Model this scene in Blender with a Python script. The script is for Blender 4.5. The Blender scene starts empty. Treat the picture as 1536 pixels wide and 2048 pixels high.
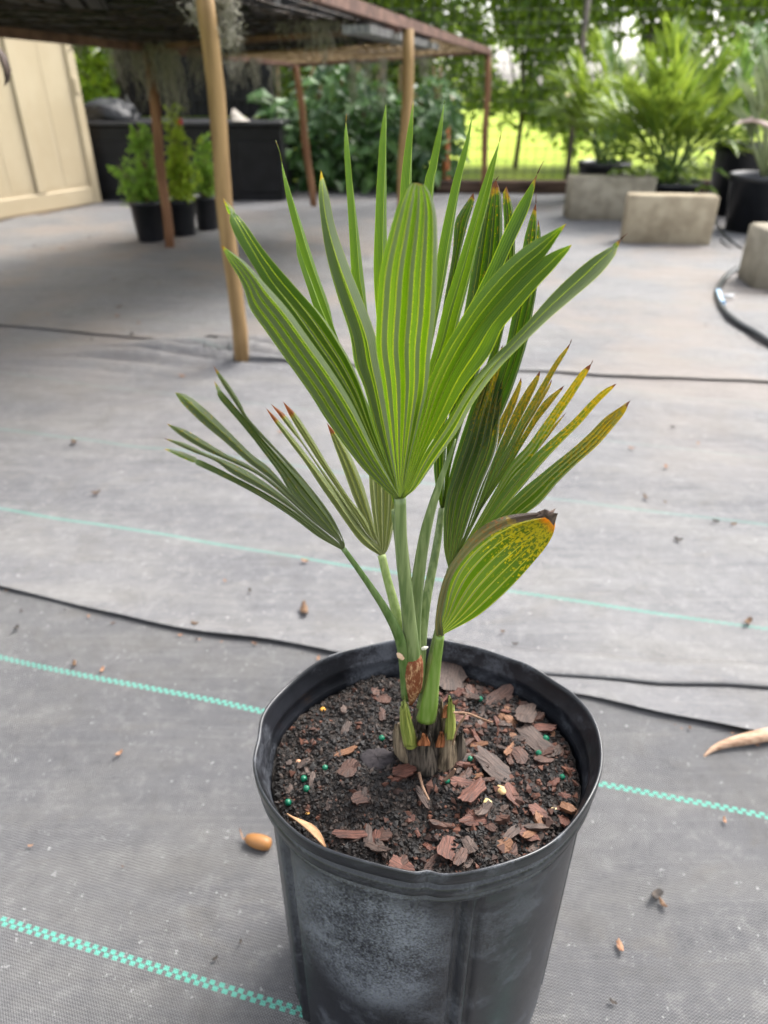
import bpy, math, random
from mathutils import Vector, Matrix, noise
C = bpy.context.scene
COL = C.collection
R = math.radians
rnd = random.Random(7)

# ---------------------------------------------------------------- camera
F = 1420.0; PITCH = R(31); CAMH = 0.64
cam = bpy.data.cameras.new('camera'); cam_o = bpy.data.objects.new('camera', cam); COL.objects.link(cam_o)
cam_o.location = (0, 0, CAMH); cam_o.rotation_euler = (R(90) - PITCH, 0, 0)
cam.sensor_fit = 'VERTICAL'; cam.sensor_height = 36; cam.lens = F / 2048 * 36
cam.clip_start = 0.02; cam.clip_end = 2000
cam.dof.use_dof = True; cam.dof.focus_distance = 0.372; cam.dof.aperture_fstop = 8.4
C.camera = cam_o
# ---------------------------------------------------------------- light
SUN_EL, SUN_AZ = R(52), R(48)          # soft sun high, ahead and to the right
w = bpy.data.worlds.new('World'); C.world = w; w.use_nodes = True
nt = w.node_tree; nt.nodes.clear()
sky = nt.nodes.new('ShaderNodeTexSky'); sky.sky_type = 'NISHITA'; sky.sun_disc = False
sky.sun_elevation = SUN_EL; sky.sun_rotation = SUN_AZ; sky.dust_density = 4.0; sky.air_density = 1.0
# thin overcast: pull the blue towards a cloud white
hsv = nt.nodes.new('ShaderNodeHueSaturation'); hsv.inputs['Saturation'].default_value = 0.30
hsv.inputs['Value'].default_value = 1.0
bg = nt.nodes.new('ShaderNodeBackground'); bg.inputs[1].default_value = 0.15
wo = nt.nodes.new('ShaderNodeOutputWorld')
nt.links.new(sky.outputs[0], hsv.inputs['Color']); nt.links.new(hsv.outputs[0], bg.inputs[0]); nt.links.new(bg.outputs[0], wo.inputs[0])
sl = bpy.data.lights.new('sun', 'SUN'); sl.energy = 1.2; sl.angle = R(24); sl.color = (1, .96, .9)
so = bpy.data.objects.new('sun', sl); COL.objects.link(so)
sd = Vector((math.sin(SUN_AZ) * math.cos(SUN_EL), math.cos(SUN_AZ) * math.cos(SUN_EL), math.sin(SUN_EL)))
so.rotation_euler = (-sd).to_track_quat('-Z', 'Y').to_euler(); so.location = (0, 0, 5)
vs = C.view_settings; vs.view_transform = 'Standard'; vs.look = 'None'; vs.gamma = 1; vs.use_curve_mapping = False
vs.exposure = 1.97

# ---------------------------------------------------------------- helpers
_cp, _sp = math.cos(PITCH), math.sin(PITCH)
def ray(px, py):
    a = (px - 768) / F; b = -(py - 1024) / F
    return Vector((a, _cp + b * _sp, -_sp + b * _cp))
KP = [1.0]
def P(px, py, Y):                       # the point at forward distance Y seen at photo pixel
    Y *= KP[0]
    d = ray(px, py); t = Y / d.y
    return Vector((d.x * t, Y, CAMH + d.z * t))
def G(px, py, z=0.0):                   # the point at height z seen at photo pixel
    d = ray(px, py); t = (z - CAMH) / d.z
    return Vector((d.x * t, d.y * t, z))
def depth(p): return p.y * _cp + (CAMH - p.z) * _sp
def pxs(p): return depth(p) / F         # metres per photo pixel at p

def tag(o, label=None, cat=None, group=None, kind=None):
    if label: o['label'] = label
    if cat: o['category'] = cat
    if group: o['group'] = group
    if kind: o['kind'] = kind
    return o
def empty(name, loc, label=None, cat=None, group=None):
    o = bpy.data.objects.new(name, None); COL.objects.link(o); o.location = loc; o.empty_display_size = .02
    return tag(o, label, cat, group)
class MB:
    def __init__(s): s.v = []; s.f = []; s.uv = []; s.hasuv = False
    def face(s, idx, uv=None):
        s.f.append(tuple(idx)); s.uv.append(uv)
        if uv: s.hasuv = True
    def add(s, pts): n = len(s.v); s.v.extend([tuple(p) for p in pts]); return n
    def quad(s, a, b, c, d, uv=None):
        n = s.add((a, b, c, d)); s.face((n, n + 1, n + 2, n + 3), uv)
    def box(s, c, sz, rot=None, bev=0.0):
        hx, hy, hz = sz[0] / 2, sz[1] / 2, sz[2] / 2; M = rot or Matrix.Identity(3); c = Vector(c)
        if bev <= 0:
            n = s.add([c + M @ Vector((x, y, z)) for z in (-hz, hz) for x, y in ((-hx, -hy), (hx, -hy), (hx, hy), (-hx, hy))])
            for q in ((0, 3, 2, 1), (4, 5, 6, 7), (0, 1, 5, 4), (1, 2, 6, 5), (2, 3, 7, 6), (3, 0, 4, 7)): s.face([n + i for i in q])
            return
        b = bev
        def ring(z, i):
            x, y = hx - i, hy - i
            return [c + M @ Vector(p) for p in ((-x + b, -y, z), (x - b, -y, z), (x, -y + b, z), (x, y - b, z), (x - b, y, z), (-x + b, y, z), (-x, y - b, z), (-x, -y + b, z))]
        rs = [ring(-hz, b), ring(-hz + b, 0), ring(hz - b, 0), ring(hz, b)]
        ns = [s.add(r) for r in rs]
        for k in range(3):
            for i in range(8):
                j = (i + 1) % 8; s.face((ns[k] + i, ns[k] + j, ns[k + 1] + j, ns[k + 1] + i))
        s.face([ns[0] + i for i in range(7, -1, -1)]); s.face([ns[3] + i for i in range(8)])
    def tube(s, pts, rad, n=8, cap=True, flat=1.0, nrm=None):
        pts = [Vector(p) for p in pts]; m = len(pts)
        if not hasattr(rad, '__len__'): rad = [rad] * m
        up = Vector(nrm) if nrm else Vector((0, 0, 1)); rings = []
        for i, p in enumerate(pts):
            t = (pts[min(i + 1, m - 1)] - pts[max(i - 1, 0)])
            if t.length < 1e-9: t = Vector((0, 0, 1))
            t.normalize()
            a = up - t * up.dot(t)
            if a.length < 1e-3: a = Vector((1, 0, 0)) - t * t.x
            a.normalize(); b = t.cross(a); up = a if not nrm else up
            rings.append(s.add([p + (a * math.cos(2 * math.pi * k / n) * flat + b * math.sin(2 * math.pi * k / n)) * rad[i] for k in range(n)]))
        for i in range(m - 1):
            for k in range(n):
                l = (k + 1) % n
                s.face((rings[i] + k, rings[i] + l, rings[i + 1] + l, rings[i + 1] + k),
                       ((k / n, i / (m - 1)), ((k + 1) / n, i / (m - 1)), ((k + 1) / n, (i + 1) / (m - 1)), (k / n, (i + 1) / (m - 1))))
        if cap:
            s.face([rings[0] + k for k in range(n - 1, -1, -1)]); s.face([rings[-1] + k for k in range(n)])
    def lathe(s, prof, c, n=48, wob=None, cap=False, sq=1.0):
        rs = []
        for (r, z) in prof:
            ring = []
            for k in range(n):
                a = 2 * math.pi * k / n; rr, zz = r, z
                if wob: rr, zz = wob(a, r, z)
                ring.append((c[0] + rr * math.cos(a), c[1] + sq * rr * math.sin(a), c[2] + zz))
            rs.append(s.add(ring))
        for i in range(len(prof) - 1):
            for k in range(n):
                l = (k + 1) % n; s.face((rs[i] + k, rs[i] + l, rs[i + 1] + l, rs[i + 1] + k))
        if cap: s.face([rs[-1] + k for k in range(n)])
    def build(s, name, mat, parent=None, smooth=True, origin=None):
        me = bpy.data.meshes.new(name); me.from_pydata(s.v, [], s.f)
        if s.hasuv:
            ul = me.uv_layers.new(name='UVMap'); i = 0
            for f, uv in zip(s.f, s.uv):
                for k in range(len(f)):
                    ul.data[i].uv = uv[k] if uv else (0, 0); i += 1
        if smooth: me.shade_smooth()
        if mat: me.materials.append(mat)
        o = bpy.data.objects.new(name, me); COL.objects.link(o)
        if parent:
            o.parent = parent; L = Vector((0, 0, 0)); q = parent
            while q: L += Vector(q.location); q = q.parent
            if not origin:
                me.transform(Matrix.Translation(-L))
        elif origin:
            me.transform(Matrix.Translation(-Vector(origin))); o.location = origin
        me.update()
        return o
def dup(o, loc, rot=(0, 0, 0), sc=1.0, parent=None, label=None, group=None):
    c = o.copy(); COL.objects.link(c)
    if parent: c.parent = parent
    else:
        c.location = loc; c.rotation_euler = rot
        if sc != 1.0: c.scale = (sc,) * 3 if not hasattr(sc, '__len__') else sc
    if label: c['label'] = label
    if group: c['group'] = group
    for ch in list(o.children): dup(ch, None, parent=c)
    return c

# ---------------------------------------------------------------- materials
class NM:
    def __init__(s, name, rough=.6, spec=.4):
        s.m = bpy.data.materials.new(name); s.m.use_nodes = True; s.t = s.m.node_tree
        s.b = s.t.nodes['Principled BSDF']; s.out = s.t.nodes['Material Output']
        s.b.inputs['Roughness'].default_value = rough; s.b.inputs['Specular IOR Level'].default_value = spec
    def n(s, typ, **kw):
        nd = s.t.nodes.new(typ)
        for k, v in kw.items(): setattr(nd, k, v)
        return nd
    def l(s, a, b): s.t.links.new(a, b)
    def val(s, sock, v):
        if hasattr(v, 'is_linked') or hasattr(v, 'links'): s.l(v, sock)
        else: sock.default_value = v
    def math(s, op, a, b=0.0, c=None, clamp=False):
        nd = s.n('ShaderNodeMath', operation=op); nd.use_clamp = clamp
        s.val(nd.inputs[0], a); s.val(nd.inputs[1], b)
        if c is not None: s.val(nd.inputs[2], c)
        return nd.outputs[0]
    def mix(s, fac, a, b, blend='MIX'):
        nd = s.n('ShaderNodeMix', data_type='RGBA', blend_type=blend)
        s.val(nd.inputs[0], fac)
        s.val(nd.inputs[6], a if hasattr(a, 'links') else (*a[:3], 1)); s.val(nd.inputs[7], b if hasattr(b, 'links') else (*b[:3], 1))
        return nd.outputs[2]
    def coord(s, kind='Object'): return s.n('ShaderNodeTexCoord').outputs[kind]
    def mapping(s, vec, scale=(1, 1, 1), rot=(0, 0, 0)):
        nd = s.n('ShaderNodeMapping'); s.l(vec, nd.inputs[0]); nd.inputs['Scale'].default_value = scale; nd.inputs['Rotation'].default_value = rot
        return nd.outputs[0]
    def noise(s, vec, scale, detail=4, rough=.55, dist=0):
        nd = s.n('ShaderNodeTexNoise'); s.l(vec, nd.inputs['Vector']); nd.inputs['Scale'].default_value = scale
        nd.inputs['Detail'].default_value = detail; nd.inputs['Roughness'].default_value = rough; nd.inputs['Distortion'].default_value = dist
        return nd.outputs[0]
    def ramp(s, fac, a, b):             # smooth 0..1 between a and b
        nd = s.n('ShaderNodeMapRange'); nd.interpolation_type = 'SMOOTHSTEP'
        s.val(nd.inputs[0], fac); nd.inputs[1].default_value = a; nd.inputs[2].default_value = b
        return nd.outputs[0]
    def bump(s, h, strength=.5, dist=.002):
        nd = s.n('ShaderNodeBump'); nd.inputs['Strength'].default_value = strength; nd.inputs['Distance'].default_value = dist
        s.l(h, nd.inputs['Height']); s.l(nd.outputs[0], s.b.inputs['Normal'])
    def color(s, c): s.val(s.b.inputs['Base Color'], c if hasattr(c, 'links') else (*c[:3], 1))
def simple(name, c1, c2, scale=8, rough=.6, spec=.4, bump=.3, bd=.002, bscale=None, lo=.35, hi=.65, stretch=(1, 1, 1), detail=5):
    m = NM(name, rough, spec); co = m.mapping(m.coord(), stretch)
    m.color(m.mix(m.ramp(m.noise(co, scale, detail), lo, hi), c1, c2))
    if bump: m.bump(m.noise(co, bscale or scale * 4, 4), bump, bd)
    return m.m
def translucent(m, col, amt):
    tr = m.n('ShaderNodeBsdfTranslucent'); m.val(tr.inputs[0], col if hasattr(col, 'links') else (*col, 1))
    mx = m.n('ShaderNodeMixShader'); m.val(mx.inputs[0], amt)
    m.l(m.b.outputs[0], mx.inputs[1]); m.l(tr.outputs[0], mx.inputs[2]); m.l(mx.outputs[0], m.out.inputs[0])
def foliage(name, c1, c2, tr=(.2, .35, .03), amt=.35, rough=.4, spec=.5, scale=6):
    m = NM(name, rough, spec); co = m.coord(); g = m.n('ShaderNodeNewGeometry')
    nz = m.noise(co, scale, 3)
    f = m.math('ADD', m.math('MULTIPLY', g.outputs['Random Per Island'], .6), m.math('MULTIPLY', nz, .5))
    c = m.mix(m.ramp(f, .2, .85), c1, c2); m.color(c)
    translucent(m, m.mix(.35, c, tr), amt)
    return m.m

# weed fabric: woven black polypropylene, bleached and dusty, with woven green marker stripes
SL = 0.265; KV = 1 / math.sqrt(1 + SL * SL)
STRIPES = (-.03, .2555, .539, .852, 1.135, 1.415, 1.69, 1.98, 2.27, 2.57, 2.87, 3.2, 3.5, 3.8)
def fabric_mat(gain=1.0):
    m = NM('weed_fabric', .5, .28); co = m.coord()
    sep = m.n('ShaderNodeSeparateXYZ'); m.l(co, sep.inputs[0])
    wob = m.math('MULTIPLY', m.math('SUBTRACT', m.noise(m.mapping(co, (1.1, 1.1, 0)), 1.5, 1), .5), .035)
    v = m.math('MULTIPLY', m.math('ADD', sep.outputs[1], m.math('MULTIPLY', sep.outputs[0], SL)), KV)
    u = m.math('MULTIPLY', m.math('SUBTRACT', sep.outputs[0], m.math('MULTIPLY', sep.outputs[1], SL)), KV)
    vw = m.math('ADD', v, wob)
    # weave cells of 2 mm
    pitch = .0026
    su = m.math('SINE', m.math('MULTIPLY', u, 2 * math.pi / pitch)); sv = m.math('SINE', m.math('MULTIPLY', v, 2 * math.pi / pitch))
    weave = m.math('MULTIPLY', su, sv)
    rib = m.math('ABSOLUTE', m.math('SINE', m.math('MULTIPLY', v, math.pi / (pitch * 1.0))))
    big = m.noise(co, 1.3, 4, .6); mid = m.noise(m.mapping(co, (1, 3.2, 1), (0, 0, .258)), 3.0, 6, .6); fine = m.noise(co, 160, 3, .6)
    streak = m.noise(m.mapping(co, (2.0, 60, 1), (0, 0, .258)), 1.6, 6, .7)
    c = m.mix(m.ramp(big, .35, .68), (.085, .084, .092), (.150, .147, .150))
    c = m.mix(m.math('MULTIPLY', m.ramp(mid, .42, .7), .55), c, (.185, .176, .162))
    c = m.mix(m.math('MULTIPLY', m.ramp(streak, .5, .72), m.math('ADD', .12, m.math('MULTIPLY', m.ramp(v, .5, 1.1), .40))), c, (.23, .225, .225))
    c = m.mix(m.math('MULTIPLY', m.ramp(streak, .47, .3), m.math('ADD', .12, m.math('MULTIPLY', m.ramp(v, .5, 1.1), .32))), c, (.06, .06, .066))
    sk2 = m.noise(m.mapping(co, (3.5, 210, 1), (0, 0, .258)), 1.3, 5, .7)
    c = m.mix(m.math('MULTIPLY', m.ramp(sk2, .52, .66), .22), c, (.26, .255, .25))
    c = m.mix(m.math('MULTIPLY', m.ramp(sk2, .46, .34), .20), c, (.055, .055, .06))
    mot = m.noise(co, 48, 7, .8); mo2 = m.noise(co, 9, 6, .75)
    c = m.mix(m.math('MULTIPLY', m.ramp(mot, .50, .66), .42), c, (.25, .245, .24)); c = m.mix(m.math('MULTIPLY', m.ramp(mot, .48, .34), .42), c, (.05, .05, .054)); c = m.mix(m.math('MULTIPLY', m.ramp(mo2, .52, .64), .35), c, (.085, .078, .07))
    st_ = m.ramp(m.noise(m.mapping(co, (1, 2.2, 1), (0, 0, .258)), 5.5, 6, .75, 1.2), .55, .68)
    c = m.mix(m.math('MULTIPLY', st_, .32), c, (.13, .115, .095))
    # browner dust further off
    dust = m.math('MULTIPLY', m.ramp(m.noise(co, 1.9, 4), .45, .62), m.math('MULTIPLY', m.ramp(v, .9, 2.1), .75))
    c = m.mix(dust, c, (.185, .150, .125))
    c = m.mix(m.math('MULTIPLY', m.ramp(v, 3.3, 4.3), .5), c, (.085, .088, .1))
    c = m.mix(m.math('MULTIPLY', m.ramp(weave, .1, .9), .55), c, (.30, .30, .31))
    c = m.mix(m.math('MULTIPLY', m.ramp(weave, -.1, -.9), .65), c, (.03, .03, .034))
    spk = m.ramp(fine, .66, .74)
    c = m.mix(m.math('MULTIPLY', spk, .7), c, (.45, .45, .45))
    blot = m.ramp(m.noise(co, 14, 5, .75), .62, .78)
    c = m.mix(m.math('MULTIPLY', blot, .45), c, (.06, .055, .05))
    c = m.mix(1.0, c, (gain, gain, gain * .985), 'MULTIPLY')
    # stripes
    tot = None; dmin = None
    for vk in STRIPES:
        d = m.math('SUBTRACT', vw if vk > .3 else v, vk)
        a = m.math('ABSOLUTE', d)
        inn = m.math('LESS_THAN', a, .0037)
        par = m.math('MULTIPLY', inn, m.math('GREATER_THAN', d, 0))
        tot = inn if tot is None else m.math('MAXIMUM', tot, inn)
        dmin = par if dmin is None else m.math('MAXIMUM', dmin, par)
    cell = m.math('FRACT', m.math('ADD', m.math('DIVIDE', m.math('ADD', u, m.math('MULTIPLY', m.noise(co, 60, 2), .002)), .0085), m.math('MULTIPLY', dmin, .5)))
    chk = m.math('LESS_THAN', cell, .56)
    far = m.ramp(v, .35, 1.0)
    chk = m.math('MAXIMUM', chk, m.math('MULTIPLY', far, .45))
    sm = m.math('MULTIPLY', tot, chk)
    fade = m.math('SUBTRACT', 1.0, m.math('MULTIPLY', m.ramp(v, .28, 1.5), .90))
    wear = m.ramp(m.noise(co, 2.3, 3), .25, .5)
    sm = m.math('MULTIPLY', m.math('MULTIPLY', sm, fade), m.math('ADD', .6, m.math('MULTIPLY', wear, .4)))
    c = m.mix(sm, c, (.085, .31, .24))
    m.color(c)
    m.l(m.math('ADD', .45, m.math('MULTIPLY', mid, .3)), m.b.inputs['Roughness'])
    h = m.math('ADD', m.math('MULTIPLY', weave, .5), m.math('MULTIPLY', rib, .5))
    m.bump(h, .9, .0009)
    return m.m
FABRIC = fabric_mat(.74); FABRIC2 = fabric_mat(1.10); FABRIC3 = fabric_mat(1.10)  # near sheet darker, far ones lighter: grazing sky sheen put into base colour
GRASS = simple('field_grass', (.19, .26, .022), (.30, .36, .045), 2.2, .9, .1, .5, .02, 30)
DRYGRASS = simple('dry_ground', (.28, .21, .13), (.38, .30, .20), 1.2, .95, .1, 0)

# ---------------------------------------------------------------- ground
SEAM1 = [(-.95, 1.02)] + [tuple(G(*q).xy) for q in ((0, 1185), (210, 1240), (400, 1278), (640, 1312), (860, 1352), (1170, 1412), (1340, 1450), (1500, 1482))] + [(.75, .42), (1.4, .30), (3.2, .0)]
SEAM3 = [(-3.2, 2.3), (-1.9, 2.12)] + [tuple(G(*q).xy) for q in ((0, 660), (300, 690), (420, 700), (480, 735), (700, 742), (1090, 752), (1300, 768), (1536, 778))] + [(1.6, 1.55), (3.2, 1.3)]
SEAM2 = [tuple(G(*q).xy) for q in ((900, 1345), (1160, 1374), (1300, 1386), (1420, 1383), (1536, 1388))] + [(1.2, .52)]
def seam_y(S, x):
    if x <= S[0][0]: return S[0][1]
    for (a, b), (c, d) in zip(S, S[1:]):
        if x <= c: return b + (d - b) * (x - a) / (c - a)
    return S[-1][1]
def gh(x, y):
    v = (y + SL * x) * KV; u = (x - SL * y) * KV
    h = .010 * (noise.noise((u * .9, v * 4.0, 3.1)) + .5) + .0045 * noise.noise((u * 2.2, v * 14, 7.7)) + .0022 * noise.noise((u * 5, v * 30, 1.7))
    h += .003 * noise.noise((x * 9, y * 9, 2))
    # wrinkle bunched up beside the near post
    q = noise.noise((u * 3.2, v * 9, 21))
    wr = math.exp(-((x + .55) / .42) ** 2) * math.exp(-((y - 1.87 - .1 * (x + .55)) / .10) ** 2)
    h += wr * (.036 * abs(math.sin(y * 58 + x * 9 + 3 * q)) + .012)
    k = min(1.0, max(0.0, (math.hypot(x - .04, y - .38) - .11) / .12))     # flat under the pot
    return max(0.0, h * k) + .001
def sheet(name, x0, x1, nx, yfun0, yfun1, ny, lift, kind='structure', base=0.0, mat=None):
    mb = MB(); xs = [x0 + (x1 - x0) * i / nx for i in range(nx + 1)]
    for i, x in enumerate(xs):
        a, b = yfun0(x), yfun1(x)
        for j in range(ny + 1):
            t = j / ny; t = t ** 1.6
            y = a + (b - a) * t
            e = y - a
            l = lift(x) * math.exp(-(e / .03) ** 1.3) if lift else 0
            mb.v.append((x, y, gh(x, y) + base + l))
    for i in range(nx):
        for j in range(ny):
            n = i * (ny + 1) + j; mb.face((n, n + ny + 1, n + ny + 2, n + 1))
    o = mb.build(name, mat or FABRIC); tag(o, kind=kind)
    s = o.modifiers.new('s', 'SOLIDIFY'); s.thickness = .0012; s.offset = 1
    return o
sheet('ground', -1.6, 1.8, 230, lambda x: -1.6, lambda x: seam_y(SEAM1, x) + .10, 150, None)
lf = lambda x: .0035 + .004 * noise.noise((x * 3.1, 4, 1)) + .0015 * noise.noise((x * 12, 4, 1))
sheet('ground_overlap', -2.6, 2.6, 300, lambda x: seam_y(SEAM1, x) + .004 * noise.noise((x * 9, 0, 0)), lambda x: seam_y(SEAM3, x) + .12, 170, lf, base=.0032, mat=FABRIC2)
lf3 = lambda x: .0035 + .004 * noise.noise((x * 2.3, 9, 1))
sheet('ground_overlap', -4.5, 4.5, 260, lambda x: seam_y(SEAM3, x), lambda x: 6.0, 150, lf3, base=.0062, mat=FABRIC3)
# second fold right of the pot
mb = MB(); n0 = 40
for i in range(n0 + 1):
    x = SEAM2[0][0] + (1.2 - SEAM2[0][0]) * i / n0; y = seam_y(SEAM2, x)
    z = gh(x, y) + .0044
    lift = .0035 * min(1, i / 8)
    for dy, dz in ((0, lift), (.003, lift + .002), (.012, lift * .6 + .001), (.03, .0005), (.05, -.003)): mb.v.append((x, y + dy, z + dz))
for i in range(n0):
    for j in range(4): n = i * 5 + j; mb.face((n, n + 5, n + 6, n + 1))
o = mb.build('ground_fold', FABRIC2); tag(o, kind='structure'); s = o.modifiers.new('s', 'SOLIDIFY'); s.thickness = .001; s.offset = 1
# soil under everything and the field beyond
mb = MB(); mb.quad((-900, -60, -.012), (900, -60, -.012), (900, 1500, -.012), (-900, 1500, -.012))
tag(mb.build('field', GRASS), kind='structure')
mb = MB(); mb.quad((-300, 38, .02), (300, 38, .02), (300, 75, .02), (-300, 75, .02))
tag(mb.build('dirt_track', DRYGRASS), kind='structure')

# ---------------------------------------------------------------- nursery pot with the palm
RIMH = .278; KP[0] = .87
ya = G(857, 1277, RIMH).y; yb = G(857, 1752, RIMH).y
PC = Vector((0, (ya + yb) / 2, 0)); PR = (ya - yb) / 2
xl, xr = G(494, 1545, RIMH).x, G(1226, 1560, RIMH).x
PC.x = (xl + xr) / 2; PRX = (xr - xl) / 2
print('POT', PC, PR, PRX)
SQ = PR / PRX; PR = PRX        # the soft pot is a little wider than deep
def pot_mat(name, dusty=True):
    m = NM(name, .34, .5); co = m.coord()
    n1 = m.noise(co, 16, 7, .72); n2 = m.noise(co, 620, 3, .7); n3 = m.noise(co, 26, 5, .7)
    sep = m.n('ShaderNodeSeparateXYZ'); m.l(co, sep.inputs[0])
    blue = m.mix(m.ramp(n3, .3, .7), (.005, .006, .008), (.011, .012, .016))
    if dusty:
        d = m.math('MULTIPLY', m.ramp(n1, .47, .60), m.ramp(m.math('ADD', m.math('MULTIPLY', n2, .55), m.math('MULTIPLY', n3, .6)), .45, .68))
        # chalky bloom on the front left of the wall
        dx = m.math('SUBTRACT', sep.outputs[0], -.038); dz = m.math('SUBTRACT', sep.outputs[2], .185)
        rr = m.math('ADD', m.math('POWER', m.math('DIVIDE', m.math('ABSOLUTE', dx), .055), 2), m.math('POWER', m.math('DIVIDE', m.math('ABSOLUTE', dz), .08), 2))
        patch = m.math('MULTIPLY', m.ramp(rr, 1.3, .2), m.ramp(m.math('ADD', m.math('MULTIPLY', n1, .5), m.math('MULTIPLY', n2, .5)), .38, .62))
        front = m.math('LESS_THAN', sep.outputs[1], -.03)
        d = m.math('MAXIMUM', m.math('MULTIPLY', d, .28), m.math('MULTIPLY', m.math('MULTIPLY', patch, front), .8))
        scr = m.ramp(m.noise(m.mapping(co, (60, 60, 4)), 3.0, 5, .75), .66, .74); d = m.math('MAXIMUM', d, m.math('MULTIPLY', scr, .35)); c = m.mix(d, blue, (.20, .215, .245))
        m.l(m.math('ADD', m.math('MULTIPLY', d, .45), m.math('ADD', .24, m.math('MULTIPLY', n3, .2))), m.b.inputs['Roughness'])
    else: c = blue
    m.color(c); m.bump(m.math('ADD', n3, m.math('MULTIPLY', n2, .3)), .25, .0008)
    return m.m
POT = pot_mat('black_pot_plastic')
def pot_wob(a, r, z):
    # slightly out of round, lip dented in places
    k = 1 + .012 * math.sin(2 * a + .6) + .006 * math.sin(5 * a + 1.1)
    t = max(0, (z - .208) / .07)
    rr = r * (1 + (k - 1) * t)
    zz = z + t * (.0015 * math.sin(3 * a + 2) + .0012 * math.sin(9 * a))
    for a0, wd, dp in ((R(55), .16, .003), (R(-92), .04, .0022), (R(25), .10, -.0012), (R(180), .12, .002)):
        d = (a - a0 + math.pi) % (2 * math.pi) - math.pi
        rr -= dp * t * math.exp(-(d / wd) ** 2)
    # vertical flutes in the wall
    if .0 < z < .245:
        for a0, dp in ((R(-78), .0045), (R(-150), .0028), (R(-12), .0025), (R(60), .003), (R(130), .003)):
            d = (a - a0 + math.pi) % (2 * math.pi) - math.pi
            e = min(1, (.245 - z) / .012)
            f = -dp * math.exp(-((abs(d) - .055) / .018) ** 2) * e + dp * .9 * math.exp(-(d / .022) ** 2) * e
            rr += f
    return rr * 1.0, zz
base_r = PR * .925
prof = [(0.0, .004), (base_r * .9, .004), (base_r * .985, .0), (base_r, .006)]
for i in range(1, 16): prof.append((base_r + (PR * .935 - base_r) * i / 16, .006 + .237 * i / 16))
R0 = PR
prof = prof + [(r_, z_ + (.018 if z_ > .15 else 0)) for r_, z_ in [(R0 * .930, .2255), (R0 * .958, .2275), (R0 * .966, .2290), (R0 * .962, .2310), (R0 * .932, .2325), (R0 * .930, .2345), (R0 * .966, .2362), (R0 * .985, .2375), (R0 * .987, .2435), (R0 * .978, .2450), (R0 * .950, .2462), (R0 * .950, .2482), (R0 * .985, .2500), (R0 * .998, .2515), (R0 * .998, .2555), (R0, .2585), (R0 * .999, .2600), (R0 * .990, .2608), (R0 * .980, .2600), (R0 * .975, .2570), (R0 * .962, .2520), (R0 * .945, .2470), (R0 * .938, .2450), (R0 * .952, .2420), (R0 * .940, .2360), (R0 * .920, .2325), (R0 * .932, .2290), (R0 * .915, .223), (R0 * .89, .190), (R0 * .84, .08), (0, .01)]]
pot = empty('nursery_pot', (PC.x, PC.y, 0), 'big dusty black plastic nursery pot in the foreground holding the fan palm', 'plant pot')
mb = MB(); mb.lathe(prof[:26], PC, 288, pot_wob, sq=SQ); mb.build('pot_wall', POT, pot)
mb = MB(); mb.lathe(prof[25:], PC, 288, pot_wob, sq=SQ); mb.build('pot_rim', POT, pot)

# potting soil
SOILH = .253
def sh(x, y):
    r = math.hypot(x - PC.x, (y - PC.y) / SQ) / PR
    h = SOILH - .004 + .010 * (1 - r * r) * .8 + .0055 * noise.noise((x * 22, y * 22, 1)) + .0035 * noise.noise((x * 60, y * 60, 5)) + .0022 * noise.noise((x * 170, y * 170, 9)) + .0014 * noise.noise((x * 420, y * 420, 2))
    h += .004 * math.exp(-(((x - PC.x + .045) / .022) ** 2 + ((y - PC.y + .022) / .02) ** 2))
    if r > .86: h -= (r - .86) * .04
    return h
m = NM('potting_soil', .75, .35); co = m.coord(); nn = m.noise(co, 90, 5, .7)
c = m.mix(m.ramp(nn, .4, .68), (.005, .0035, .0028), (.024, .016, .012)); gl = m.ramp(m.noise(co, 1400, 1), .74, .8)
m.color(m.mix(gl, c, (.30, .28, .27))); m.bump(m.noise(co, 700, 4, .7), .9, .0012); SOILM = m.m
mb = MB(); NR, NA = 110, 300; mb.v.append((PC.x, PC.y, sh(PC.x, PC.y)))
for i in range(1, NR + 1):
    r = PR * .915 * i / NR
    for k in range(NA):
        a = 2 * math.pi * k / NA; x, y = PC.x + r * math.cos(a), PC.y + SQ * r * math.sin(a); mb.v.append((x, y, sh(x, y)))
for k in range(NA): mb.face((0, 1 + k, 1 + (k + 1) % NA))
for i in range(NR - 1):
    for k in range(NA):
        l = (k + 1) % NA; a = 1 + i * NA; mb.face((a + k, a + NA + k, a + NA + l, a + l))
o = mb.build('potting_soil', SOILM); tag(o, 'dark crumbly potting mix filling the big black nursery pot', 'soil', kind='stuff')
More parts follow.
